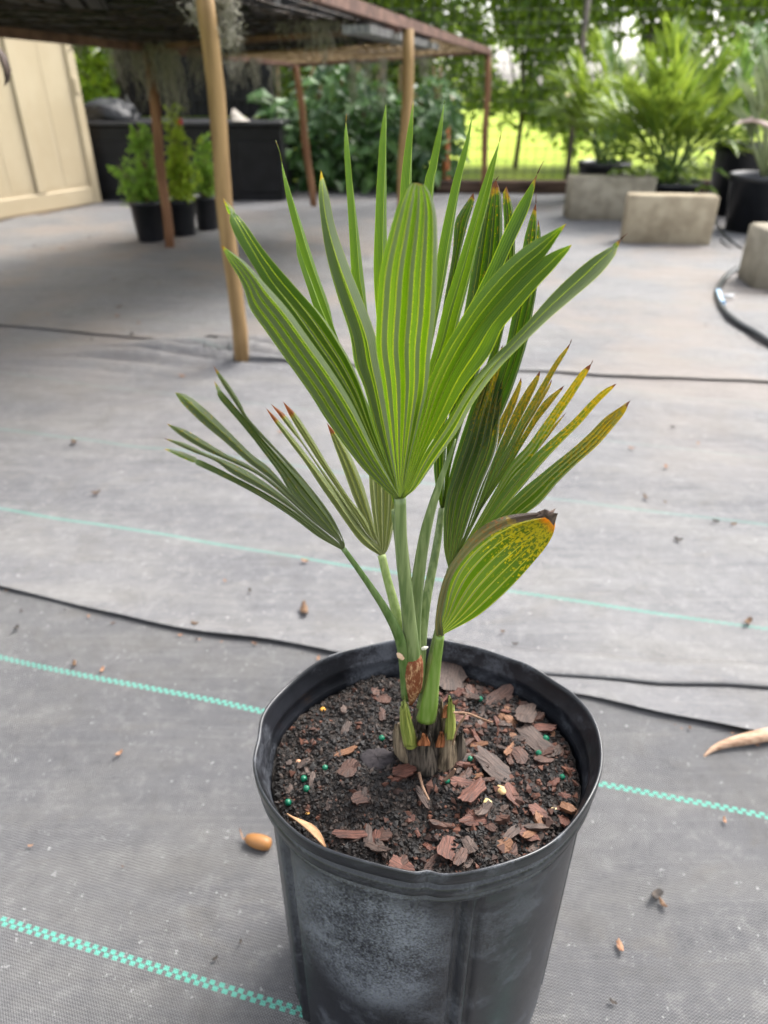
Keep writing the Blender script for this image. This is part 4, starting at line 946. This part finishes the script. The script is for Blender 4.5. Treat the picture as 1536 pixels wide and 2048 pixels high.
# ---------------------------------------------------------------- cream shed
CRM = simple('cream_panel', (.42, .345, .23), (.46, .385, .265), 3, .55, .3, .1, .002, 40, stretch=(4, 4, .3)); CRM2 = simple('cream_frame', (.41, .335, .22), (.45, .375, .255), 3, .55, .3, .1, .002, 40)
S1 = G(205, 410); S1.z = 0; Sd = (G(0, 446) - S1); Sd.z = 0; Sd.normalize(); Sn = Vector((-Sd.y, Sd.x, 0))
if Sn.dot(-S1) < 0: Sn = -Sn            # towards the camera
shed = empty('storage_shed', S1, 'cream ribbed plastic storage shed at the left edge', 'shed')
M3 = Matrix((Sd, Sn, Vector((0, 0, 1)))).transposed()
def sb(mb, u0, u1, d0, d1, z0, z1, bev=0): mb.box(S1 + Sd * (u0 + u1) / 2 + Sn * (d0 + d1) / 2 + Vector((0, 0, (z0 + z1) / 2)), (u1 - u0, d1 - d0, z1 - z0), M3, bev)
mb = MB(); sb(mb, 0, 2.6, -1.6, -.012, .0, 1.95); mb.build('wall', CRM, shed, smooth=False)
mb = MB()
for i in range(4): sb(mb, .08 + i * .19, .08 + i * .19 + .165, -.012, -.0105, .13, 1.88, .001)
sb(mb, 0, .06, -.012, .004, .0, 1.93, .004); sb(mb, .06, .86, -.012, .004, .02, .11, .004); sb(mb, .40, .46, -.004, .006, .112, 1.9, .004)
dr = mb.build('door', CRM2, shed, smooth=False)
mb = MB()
for i in range(4): sb(mb, .94 + i * .19, .94 + i * .19 + .165, -.012, -.0105, .13, 1.88, .001)
sb(mb, .875, .93, -.012, .004, .0, 1.93, .004); sb(mb, .93, 1.75, -.012, .004, .02, .11, .004)
mb.build('door', CRM2, shed, smooth=False)
mb = MB(); sb(mb, .865, .885, .006, .016, .10, .17, .003); sb(mb, .02, .05, .005, .014, .6, .68, .003); mb.build('latch', CRM, shed, smooth=False)
mb = MB(); sb(mb, -.08, 2.7, -1.7, .08, 1.952, 2.02, .01); mb.build('roof', CRM2, shed, smooth=False)
mb = MB(); sb(mb, -.02, 1.8, -.01, .03, -.01, .018); mb.build('sill', simple('sill_dark', (.1, .08, .06), (.2, .15, .1), 10), shed, smooth=False)

# ---------------------------------------------------------------- black deck box with raised lid
BLK = simple('black_resin', (.004, .004, .005), (.008, .008, .010), 12, .5, .25, .2, .002, 60); BLK2 = simple('black_resin_rim', (.012, .012, .014), (.02, .02, .023), 12, .45, .4, .1, .002)
q0 = G(203, 402); dbx0 = q0.x; Yb = 4.88; dbx1 = P(575, 400, Yb).x; zt = P(300, 252, Yb).z
db = empty('deck_box', (dbx0, Yb, 0), 'black panelled deck box with its ribbed lid raised, behind the potted shrubs', 'deck box')
mb = MB(); W_ = dbx1 - dbx0; x0 = dbx0 - .02
mb.box((x0 + W_ / 2, Yb + .3, zt / 2), (W_, .56, zt), bev=.008)
for i in range(4):
    for zz in ((.06, zt - .08),): mb.box((x0 + W_ * (i + .5) / 4, Yb + .016, (zz[0] + zz[1]) / 2), (W_ / 4 - .05, .012, zz[1] - zz[0]), bev=.004)
mb.build('box_body', BLK, db, smooth=False)
mb = MB(); mb.box((x0 + W_ / 2, Yb + .3, zt + .012), (W_ + .04, .62, .026), bev=.006); mb.build('box_rim', BLK2, db, smooth=False)
mb = MB(); lx0, lx1 = P(243, 200, 5.45).x, P(548, 200, 5.45).x; zl = P(300, 105, 5.5).z + .03
mb.box(((lx0 + lx1) / 2, 5.50, (zt + .03 + zl) / 2), (lx1 - lx0, .02, zl - zt - .03), bev=.004)
nr = 17
for i in range(nr + 1): mb.box((lx0 + (lx1 - lx0) * i / nr, 5.48, (zt + .03 + zl) / 2), (.012, .022, zl - zt - .06))
for zz in (.30, .62): mb.box(((lx0 + lx1) / 2, 5.478, zt + (zl - zt) * zz), (lx1 - lx0, .03, .015))
mb.build('box_lid', BLK, db, smooth=False)
mb = MB(); a = P(252, 192, 5.2); b = P(268, 235, 5.0); mb.tube([a, b], .008, 6); mb.build('lid_strut', BLK2, db)
# black sack on the box
m = NM('black_sack', .42, .35); m.color((.008, .009, .012)); m.bump(m.noise(m.coord(), 22, 4, .6), .9, .02)
mb = MB(); c0 = P(212, 240, 4.95); n = 40
for i in range(16):
    th = math.pi * i / 15
    for k in range(n):
        a = 2 * math.pi * k / n; d = Vector((math.sin(th) * math.cos(a), math.sin(th) * math.sin(a), math.cos(th))); r = 1 + .22 * noise.noise(d * 2.1 + Vector((4, 0, 0))) + .1 * noise.noise(d * 6)
        mb.v.append((c0.x + d.x * .17 * r, c0.y + .1 + d.y * .14 * r, max(zt + .027, zt + .045 + d.z * .095 * r)))
for i in range(15):
    for k in range(n): l = (k + 1) % n; mb.face((i * n + k, (i + 1) * n + k, (i + 1) * n + l, i * n + l))
tag(mb.build('plastic_sack', m.m), 'shiny crumpled black plastic sack on the left end of the deck box', 'sack')
m = NM('white_cloth', .8, .2); m.color((.36, .33, .29)); m.bump(m.noise(m.coord(), 30, 3), .6, .01)
mb = MB(); c0 = P(480, 244, 4.9); c0.z = zt + .026
rr = random.Random(8); top = mb.add([c0 + Vector((-.035, .02, .068))]); ring = mb.add([c0 + Vector((.062 * math.cos(k * .7) * rr.uniform(.7, 1.2), .05 * math.sin(k * .7), .0)) for k in range(9)])
ring2 = mb.add([c0 + Vector((-.02 + .032 * math.cos(k * .7) * rr.uniform(.7, 1.2), .01 + .03 * math.sin(k * .7), .035 + rr.uniform(-.01, .01))) for k in range(9)])
for k in range(9): l = (k + 1) % 9; mb.face((ring + k, ring + l, ring2 + l, ring2 + k)); mb.face((ring2 + k, ring2 + l, top))
tag(mb.build('cloth', m.m), 'crumpled off white cloth on the rim of the deck box', 'cloth')

# ---------------------------------------------------------------- foliage tools
def leafquad(mb, p, d, up, L, W, bend=.15):
    """a leaf: 2 x 2 folded quads, pointed"""
    s = d.cross(up)
    if s.length < 1e-4: s = Vector((1, 0, 0))
    s.normalize(); u = s.cross(d).normalized()
    a = p; m1 = p + d * L * .45 + u * L * bend; t = p + d * L
    n = mb.add([a, m1 - s * W / 2 + u * W * .15, m1, m1 + s * W / 2 + u * W * .15, t])
    mb.face((n, n + 2, n + 1)); mb.face((n, n + 3, n + 2)); mb.face((n + 2, n + 4, n + 1)); mb.face((n + 3, n + 4, n + 2))
def rdir(rr):
    z = rr.uniform(-1, 1); a = rr.uniform(0, 6.283); r = math.sqrt(1 - z * z); return Vector((r * math.cos(a), r * math.sin(a), z))

SMALLL = foliage('shrub_leaf', (.11, .24, .03), (.30, .48, .07), (.35, .55, .05), .5)
SMALLL2 = foliage('shrub_leaf_yellow', (.18, .30, .02), (.42, .54, .05), (.45, .55, .05), .5)
SHSTEM = simple('shrub_stem', (.10, .07, .03), (.2, .14, .06), 40, .8)
SPOT = pot_mat('small_pot_plastic', False)
def small_pot(px, py, wpx, hpx, tilt=0):
    g = G(px, py); s = pxs(g); r = wpx / 2 * s; h = hpx * s * 1.12
    return g, r, h
def shrub(px, py, wpx, hpx, spires, label, plabel, mat, seed, flower=False):
    g, r, h = small_pot(px, py, wpx, hpx); rr = random.Random(seed); c = Vector((g.x, g.y + r, 0))
    pe = empty('small_pot', c, plabel, 'plant pot', 'pots of the three small shrubs')
    mb = MB(); mb.lathe([(0, .012), (r * .78, .012), (r * .8, .014), (r * .96, h * .9), (r * 1.03, h * .905), (r * 1.04, h), (r * .98, h), (r * .93, h * .88)], c, 32); mb.build('pot_wall', SPOT, pe)
    mb = MB(); mb.lathe([(r * .935, h * .87), (r * .5, h * .89), (0, h * .9)], c, 24); mb.build('pot_soil', SOILM, pe)
    e = empty('potted_shrub', c + Vector((0, 0, h * .9)), label, 'shrub', 'three small leafy shrubs in pots')
    st = MB(); fo = MB()
    for (tx, ty, wd) in spires:
        t = P(tx, ty, c.y + rr.uniform(-.03, .03)); b = c + Vector((rr.uniform(-.02, .02), rr.uniform(-.02, .02), h * .88))
        st.tube([b, b.lerp(t, .5) + Vector((0, 0, .03)), t], [.004, .003, .0012], 5)
        L = (t - b).length; wd *= 1.35
        for i in range(int(L / .010)):
            q0 = b.lerp(t, .12 + .88 * rr.random()); d = rdir(rr); d.z = d.z * .5 + .35; d.normalize(); ln = wd * rr.uniform(.5, 1.5)
            st.tube([q0, q0 + d * ln], [.0012, .0006], 3, False)
            for k in range(9): leafquad(fo, q0 + d * ln * rr.uniform(.25, 1.05) + rdir(rr) * .008, (rdir(rr) + d).normalized(), rdir(rr), rr.uniform(.016, .030), rr.uniform(.011, .018))
    st.build('stem', SHSTEM, e); fo.build('foliage', mat, e, smooth=False)
    if flower:
        p = P(360, 243, c.y); mb = MB()
        for k in range(7): a = k * .9; leafquad(mb, p, Vector((math.cos(a), -.3, math.sin(a))).normalized(), Vector((0, -1, 0)), .018, .016)
        m = NM('pink_petal', .5, .3); m.color((.75, .02, .10)); mb.build('flower', m.m, e, smooth=False)
shrub(296, 492, 68, 72, [(275, 255, .035), (235, 330, .035), (255, 350, .05), (295, 350, .05), (285, 300, .035), (310, 360, .04), (245, 380, .04), (290, 270, .03)], 'bushy green shrub in the leftmost small pot', 'small black pot left of the reddish post', SMALLL, 11)
shrub(362, 482, 58, 66, [(345, 218, .028), (350, 270, .035), (375, 290, .04), (340, 330, .04), (365, 340, .05), (385, 350, .04), (360, 245, .02)], 'tall yellow green shrub with a pink flower in the middle small pot', 'small black pot just right of the reddish post', SMALLL2, 12, True)
shrub(412, 468, 52, 60, [(405, 275, .03), (420, 300, .04), (395, 340, .04), (425, 350, .045), (410, 320, .04)], 'light green shrub in the rightmost small pot, partly behind the thick post', 'small black pot beside the thick tan post', SMALLL, 13)

# broad leaved bush
BROAD = foliage('broad_leaf', (.016, .055, .012), (.075, .16, .038), (.12, .25, .03), .25, .38, .4)
bb = empty('broad_leaf_bush', (P(700, 400, 5.5).x, 5.6, 0), 'dense bush of big glossy dark green leaves beyond the rack', 'bush')
rr = random.Random(20); fo = MB(); st = MB()
for i in range(1500):
    px = rr.uniform(545, 905); lim = 150 + 60 * ((px - 720) / 180) ** 2 - 30 * math.sin(px * .03); py = rr.uniform(lim, 392)
    if px < 600 and py > 330 and rr.random() < .6: continue
    p = P(px, py, rr.uniform(5.25, 6.1)); d = Vector((rr.uniform(-1, 1), rr.uniform(-1, .2), rr.uniform(-1, .35))).normalized()
    L = rr.uniform(.10, .20); leafquad(fo, p, d, Vector((rr.uniform(-.4, .4), -.6, .8)), L, L * rr.uniform(.38, .5), .18)
for i in range(26):
    px = rr.uniform(520, 570); p = P(px + 20, rr.uniform(195, 300), 5.15); leafquad(fo, p, Vector((rr.uniform(-1, -.2), -.3, rr.uniform(-.6, .4))).normalized(), Vector((0, -.6, .8)), .17, .075)
for i in range(14):
    x = P(560 + i * 25, 400, 5.6).x; st.tube([(x, 5.6, 0), (x + rr.uniform(-.1, .1), 5.65, .4), (x + rr.uniform(-.15, .15), 5.6, .75)], .009, 6)
fo.build('foliage', BROAD, bb, smooth=False); st.build('stem', SHSTEM, bb)

# ---------------------------------------------------------------- trees along the fence line
TL = foliage('tree_leaf', (.07, .14, .02), (.30, .42, .04), (.45, .6, .04), .6, .45, .4, 3)
TL2 = foliage('tree_leaf_b', (.07, .14, .032), (.26, .36, .06), (.4, .55, .05), .58, .45, .4, 3)
BARK = simple('tree_bark', (.06, .045, .035), (.16, .13, .10), 12, .9, .2, .8, .01, 40, stretch=(3, 3, .6))
def keep(x, y, z, rr):
    # how thick the crowns are, by place: gappy towards the right between knee and head height, open below
    pxv = 768 + F * x / (y * _cp + (CAMH - z) * _sp); 
    ang = math.atan2(z - CAMH, y); pyv = 1024 - F * math.tan(ang + PITCH)
    n = noise.noise((x * 1.7, z * 2.1, 5)) + .5 * noise.noise((x * 4.3, z * 4.3, 8))
    if x < -1.0:
        return True
    low = 215 + 60 * noise.noise((x * 1.3, 0, 2))
    if pxv > 985: low = 235 + 55 * noise.noise((x * 2.3, 0, 2)) + (75 if 1130 < pxv < 1260 else 0)
    if pyv > low and pxv > 890: return rr.random() < (.10 if pyv < low + 50 else .0)
    g = 0
    if pxv > 985: g = math.exp(-((pyv - 130) / 55) ** 2)
    hole = math.exp(-(((pxv - 1268) / 45) ** 2 + ((pyv - 132) / 28) ** 2)) + math.exp(-(((pxv - 1040) / 35) ** 2 + ((pyv - 160) / 22) ** 2)) * .3 + .7 * math.exp(-(((pxv - 1430) / 30) ** 2 + ((pyv - 95) / 30) ** 2))
    return n > -.55 + .42 * g + 1.6 * hole and rr.random() > g * .38
def tree(x, y, label, mat, seed, rx=1.15, trunk=True, n=5200, zlo=.25, zhi=2.6, trunk_r=.06):
    rr = random.Random(seed); e = empty('tree', (x, y, 0), label, 'tree', 'trees in the row along the fence')
    fo = MB(); limbs = []
    for k in range(7):
        a = rr.uniform(0, 6.28); limbs.append(Vector((x + rx * .9 * math.cos(a) * rr.uniform(.4, 1), y + .6 * math.sin(a), rr.uniform(.7, zhi))))
    tk = MB(); top = Vector((x + rr.uniform(-.15, .15), y, 1.6))
    tk.tube([(x, y, -.02), (x + .03, y, .5), top, top + Vector((.05, 0, .9))], [trunk_r, trunk_r * .8, trunk_r * .6, .02], 9)
    for L in limbs:
        s = Vector((x, y, rr.uniform(.4, 1.3))); tk.tube([s, s.lerp(L, .5) + Vector((0, 0, .12)), L], [trunk_r * .4, trunk_r * .25, .008], 6)
    tk.build('trunk', BARK, e)
    cl = [(Vector((x + rr.uniform(-rx, rx), y + rr.uniform(-.55, .55), rr.uniform(zlo, zhi))), rr.uniform(.16, .34)) for _ in range(90)]
    for i in range(n):
        c, r = cl[rr.randrange(len(cl))]; p = c + rdir(rr) * r * rr.random() ** .45 if i % 2 else Vector((x + rr.uniform(-rx, rx) * 1.1, y + rr.uniform(-.6, .6), rr.uniform(zlo, zhi)))
        if not keep(p.x, p.y, p.z, rr): continue
        L = rr.uniform(.05, .095); d = rdir(rr); d.z = d.z * .6 - .25; leafquad(fo, p, d.normalized(), rdir(rr), L, L * rr.uniform(.5, .75), .1)
    fo.build('crown', mat, e, smooth=False)
tr = [(-3.6, 7.6, 'leafy tree behind the cream shed at the far left', TL2), (-2.35, 7.2, 'tree filling the gap between shed and deck box', TL), (-.9, 7.4, 'tree behind the raised black lid', TL2), (.25, 7.0, 'dark tree directly behind the broad leaved bush', TL2), (1.2, 7.2, 'tree behind the far corner post of the rack', TL), (2.2, 7.3, 'gappy tree with bright sky showing through, behind the left potted palm', TL2), (3.2, 7.0, 'gappy tree behind the bushy potted palm', TL), (4.2, 7.4, 'tree behind the pots at the far right', TL2)]
for i, (x, y, lab, mt) in enumerate(tr): tree(x, y, lab, mt, 40 + i, n=12500 if x > 1.0 else 15000, trunk_r=.024)
# yellow green hedge seen low through the gap at the left
YG = foliage('bright_hedge', (.20, .30, .02), (.42, .50, .04), (.5, .6, .04), .4)
rr = random.Random(77); fo = MB()
for i in range(2600): p = Vector((rr.uniform(-5.2, -2.6), rr.uniform(8.8, 9.5), rr.uniform(0, .95))); leafquad(fo, p, rdir(rr), rdir(rr), .12, .07)
tag(fo.build('hedge', YG, smooth=False), 'bright yellow green hedge seen low between shed and deck box', 'hedge')

# ---------------------------------------------------------------- wire fence and timber border
fe = empty('wire_fence', (1.5, 5.75, 0), 'thin wire mesh fence between the yard and the bright field', 'fence'); mb = MB(); FW = simple('fence_wire', (.02, .02, .02), (.05, .05, .05), 20, .6, .4, 0)
for i in range(90): x = -1.0 + i * .07; mb.tube([(x, 5.75, .0), (x + .004 * math.sin(i), 5.75, 1.25)], .0020, 4, False)
for j in range(17): z = .02 + j * .075; mb.tube([(-1.0, 5.752, z), (2.0, 5.752, z + .004), (5.23, 5.752, z)], .0020, 4, False)
mb.build('wire_mesh', FW, fe)
for x in (-.95, 1.35, 3.1, 5.2): mb = MB(); mb.tube([(x, 5.77, -.02), (x, 5.77, 1.3)], .02, 8); mb.build('fence_post', simple('fence_post_mat', (.07, .06, .05), (.15, .12, .09), 10), fe)
TIM = simple('timber', (.035, .022, .016), (.10, .065, .048), 7, .85, .2, .7, .004, 40, stretch=(.6, 4, 4))
for i, (xa, xb, zb, lab) in enumerate(((.35, 1.75, 0, 'weathered brown border timber behind the palm tips'), (1.77, 3.4, 0, 'weathered border timber behind the concrete blocks'), (3.42, 5.2, 0, 'weathered border timber behind the tall black pots'))):
    mb = MB(); mb.box(((xa + xb) / 2, 5.27, .045), (xb - xa, .10, .09), bev=.008); tag(mb.build('border_timber', TIM, smooth=False), lab, 'timber', 'border timbers along the yard edge')
mb = MB(); a = P(893, 392, 5.35); b = P(893, 252, 5.35); a.z = 0; mb.tube([a, b], .022, 4); o = mb.build('stake', simple('orange_paint', (.42, .12, .04), (.55, .2, .08), 20, .7), smooth=False); tag(o, 'short orange painted stake standing right of the broad leaved bush', 'stake')

# ---------------------------------------------------------------- concrete blocks
CON = simple('concrete', (.26, .215, .15), (.37, .315, .225), 14, .9, .15, .6, .003, 220); CON2 = simple('concrete_grey', (.22, .195, .15), (.31, .28, .22), 14, .9, .15, .6, .003, 220)
def cblock(px0, px1, pyb, hpx, dep, mat, label, skew=0.0):
    a, b = G(px0, pyb), G(px1, pyb + skew); s = pxs(a); h = hpx * s * 1.07; x = (b - a); L = x.length; x.normalize(); y = Vector((-x.y, x.x, 0))
    M_ = Matrix((x, y, Vector((0, 0, 1)))).transposed(); c = (a + b) / 2 + y * dep / 2 + Vector((0, 0, h / 2 + .01))
    mb = MB(); mb.box(c, (L, dep, h), M_, .006); return tag(mb.build('concrete_block', mat, origin=(c.x, c.y, .01)), label, 'concrete block', 'concrete blocks standing on the fabric'), c, h
cblock(1243, 1418, 492, 84, .10, CON, 'tan concrete block in front of the bushy potted palm', 5)
cblock(1137, 1300, 446, 74, .16, CON2, 'greyer concrete block behind and left of the tan one')
a = G(1478, 590); a.x += .065; mb = MB(); mb.box((a.x + .20, a.y + .10, .10 + .012), (.40, .18, .20), Matrix.Rotation(-.06, 3, 'Z'), .007)
tag(mb.build('concrete_block', CON2, origin=(a.x + .2, a.y + .13, .01)), 'pale concrete block cut off by the right edge of the picture', 'concrete block', 'concrete blocks standing on the fabric')
mb = MB(); mb.box((a.x + .2, a.y - .01, .010), (.42, .02, .012), Matrix.Rotation(.10, 3, 'Z'), .002); tag(mb.build('plastic_strip', BLK, smooth=False), 'thin black plastic strip along the foot of the right hand block', 'strip')
# irrigation tube
m = NM('black_poly', .35, .5); m.color((.018, .020, .024)); TUB = m.m
hp = [(1560, 530), (1500, 530), (1462, 545), (1440, 570), (1434, 592), (1446, 620), (1475, 645), (1510, 665), (1545, 688), (1600, 725)]
q = crom(hp, 60); mb = MB(); mb.tube([G(v.x, v.y, .022) for v in q], .0105, 12)
hose = empty('irrigation_tube', G(1440, 590, .0), 'thick black irrigation tube curving round the right hand block', 'tube'); mb.build('tube', TUB, hose)
m = NM('tube_tape', .4, .5); vz = m.noise(m.coord(), 90, 2); m.color(m.mix(m.ramp(vz, .45, .55), (.08, .25, .45), (.6, .7, .75))); mb = MB()
mb.tube([G(v.x, v.y, .022) for v in crom([(1435, 584), (1438, 596), (1444, 608)], 6)], .0118, 12); mb.build('tube_clip', m.m, hose)
mb = MB(); c1 = G(1446, 592, .03); mb.tube([c1, c1 + Vector((.035, .0, .0))], .006, 8); mb.build('valve', simple('valve_white', (.5, .5, .5), (.6, .6, .6), 10), hose)
mb = MB(); q = crom([(1240 + 200, 480), (1470, 500), (1500, 470), (1530, 440), (1560, 420)], 30); mb.tube([G(v.x, v.y, .014) for v in q], .004, 6); mb.tube([G(v.x, v.y, .018) for v in crom([(1425, 430), (1450, 470), (1500, 505), (1560, 510)], 30)], .004, 6)
tag(mb.build('thin_tube', TUB), 'thin black drip tubing lying by the tall black pots', 'tube')

# ---------------------------------------------------------------- potted palms at the right
PF = foliage('palm_frond', (.05, .13, .02), (.26, .36, .05), (.42, .5, .05), .4, .38, .5); PF2 = foliage('palm_frond_b', (.06, .14, .04), (.17, .27, .08), (.25, .4, .04), .35, .35, .5)
def big_pot(px, py, wpx, hpx, plabel):
    g, r, h = small_pot(px, py, wpx, hpx); c = Vector((g.x, g.y + r, 0)); pe = empty('large_pot', c, plabel, 'plant pot', 'large black pots behind the blocks')
    mb = MB(); mb.lathe([(0, .014), (r * .8, .014), (r * .96, h * .88), (r * 1.02, h * .89), (r * 1.03, h), (r * .98, h), (r * .93, h * .88)], c, 40); mb.build('pot_wall', SPOT, pe)
    mb = MB(); mb.lathe([(r * .935, h * .87), (0, h * .9)], c, 24); mb.build('pot_soil', SOILM, pe); return c, r, h
def frond(fo, st, b, t, droop, ln, wd, nleaf, rr):
    """arching rachis with paired leaflets"""
    mid = b.lerp(t, .55) + Vector((0, 0, droop)); pts = []
    for i in range(11): f = i / 10; pts.append(b * (1 - f) ** 2 + mid * 2 * f * (1 - f) + t * f * f)
    st.tube(pts, [.007 * (1 - .8 * i / 10) for i in range(11)], 5)
    for i in range(nleaf):
        f = .3 + .7 * i / nleaf; k = min(9, int(f * 10)); p = pts[k].lerp(pts[k + 1], f * 10 - k); T = (pts[k + 1] - pts[k]).normalized(); S = T.cross(Vector((0, 0, 1)))
        if S.length < .05: S = Vector((rr.uniform(-1, 1), rr.uniform(-1, 1), 0))
        S.normalize()
        for sg in (-1, 1):
            d = (T * .9 + S * sg * .6 + Vector((0, 0, rr.uniform(-.35, .25)))).normalized(); L = ln * math.sin(math.pi * (.2 + .75 * f)) * rr.uniform(.8, 1.1) + .03
            leafquad(fo, p, d, Vector((0, 0, 1)) + rdir(rr) * .3, L, wd, -.06 if rr.random() < .6 else .08)
def palm_bush(c, h, targets, label, mat, seed, ln=.20, wd=.026, nl=15, extra=None):
    rr = random.Random(seed); e = empty('potted_palm', c + Vector((0, 0, h * .9)), label, 'palm', 'potted palms behind the concrete blocks'); fo = MB(); st = MB()
    for (tx, ty, dY) in targets:
        t = P(tx, ty, c.y + dY); b = c + Vector((rr.uniform(-.07, .07), rr.uniform(-.05, .05), h * .9)); frond(fo, st, b, t, rr.uniform(.10, .24), ln, wd, nl, rr)
    if extra:
        for _ in range(extra[0]):
            p = P(rr.uniform(extra[1], extra[2]), rr.uniform(extra[3], extra[4]), c.y + rr.uniform(-.15, .2))
            for k in range(6): a = k * .5 - 1.25; leafquad(fo, p, Vector((math.sin(a), -.4, math.cos(a) * .4 - .5)).normalized(), Vector((0, -.5, 1)), .11, .022)
    st.build('stem', PF2, e); fo.build('foliage', mat, e, smooth=False)
c, r, h = big_pot(1345, 445, 132, 62, 'black pot of the bushy palm behind the tan concrete block')
palm_bush(c, h, [(1345, 60, .1), (1290, 110, 0), (1240, 170, -.1), (1190, 240, -.1), (1400, 90, 0), (1450, 130, 0), (1490, 190, -.1), (1510, 250, 0), (1260, 230, .1), (1420, 180, .2), (1330, 150, -.2), (1380, 130, .3), (1300, 190, -.3), (1470, 290, -.2), (1230, 300, -.2), (1370, 210, -.3), (1440, 240, .1), (1205, 205, .2), (1355, 100, .0), (1320, 230, .1), (1400, 260, -.2)], 'bright green bushy palm behind the tan concrete block', PF, 61, .27, .022, 20, (50, 1230, 1420, 220, 390))
c, r, h = big_pot(1212, 410, 104, 66, 'black pot behind the greyer concrete block')
palm_bush(c, h, [(1100, 160, 0), (1150, 120, 0), (1200, 80, .1), (1130, 220, -.1), (1090, 230, .1), (1250, 130, .1), (1180, 180, -.2), (1220, 200, -.1), (1105, 270, -.1), (1280, 190, 0), (1215, 120, .2), (1160, 250, 0)], 'palm with upright arching fronds behind the greyer concrete block', PF, 62, .26, .020, 18)
c, r, h = big_pot(1480, 440, 110, 120, 'tall black pot right of the bushy palm, second from the right edge')
palm_bush(c, h, [(1500, 60, .2), (1470, 110, 0), (1540, 120, 0), (1440, 180, .1), (1560, 180, .0), (1520, 200, -.1)], 'sparse palm with thin stems in the tall black pot', PF2, 63, .18, .02, 14)
c, r, h = big_pot(1530, 478, 130, 100, 'large black pot cut off at the right edge behind the pale block')
DRYL = simple('dry_frond', (.35, .25, .22), (.55, .43, .38), 30, .7, .3, .3, .003, 90); PF3 = foliage('grey_palm', (.12, .16, .08), (.26, .30, .16), (.3, .35, .1), .3)
e = empty('potted_palm', c + Vector((0, 0, h * .9)), 'greyish young palm with a drooping pinkish dead leaf at the right edge', 'palm', 'potted palms behind the concrete blocks'); fo = MB(); st = MB(); rr = random.Random(9)
for (tx, ty) in ((1500, 150), (1530, 130), (1570, 160), (1600, 220), (1480, 200), (1550, 100)):
    t = P(tx, ty, c.y - .1); b = c + Vector((0, 0, h * .9)); st.tube([b, b.lerp(t, .6)], [.01, .006], 6)
    for k in range(9): leafquad(fo, b.lerp(t, .55), ((t - b).normalized() + rdir(rr) * .28).normalized(), Vector((0, -1, .3)), (t - b).length * .5, .025)
st.build('stem', PF3, e); fo.build('foliage', PF3, e, smooth=False)
mb = MB(); L_ = [P(x, y, c.y - .12) for x, y in ((1560, 275), (1535, 250), (1505, 238), (1485, 242), (1470, 252))]; mb.tube(L_, [.012, .028, .030, .018, .003], 8, flat=.3, nrm=(0, -.3, 1)); mb.build('dead_leaf', DRYL, e)
# dry leaf dangling into the picture at the top left
mb = MB(); L_ = [P(x, y, 1.35) for x, y in ((-60, -40), (-30, 60), (-8, 95), (6, 115), (14, 140), (14, 160), (9, 172))]; mb.tube(L_, [.002, .004, .009, .0115, .011, .006, .001], 10, flat=.45)
o = mb.build('dangling_leaf', simple('dangling_leaf_mat', (.03, .02, .018), (.09, .06, .05), 40, .6, .4, .4, .002)); tag(o, 'dark dried leaf dangling at the top left edge in front of the shed', 'leaf')
C.cycles.max_bounces = 6; C.cycles.transparent_max_bounces = 6
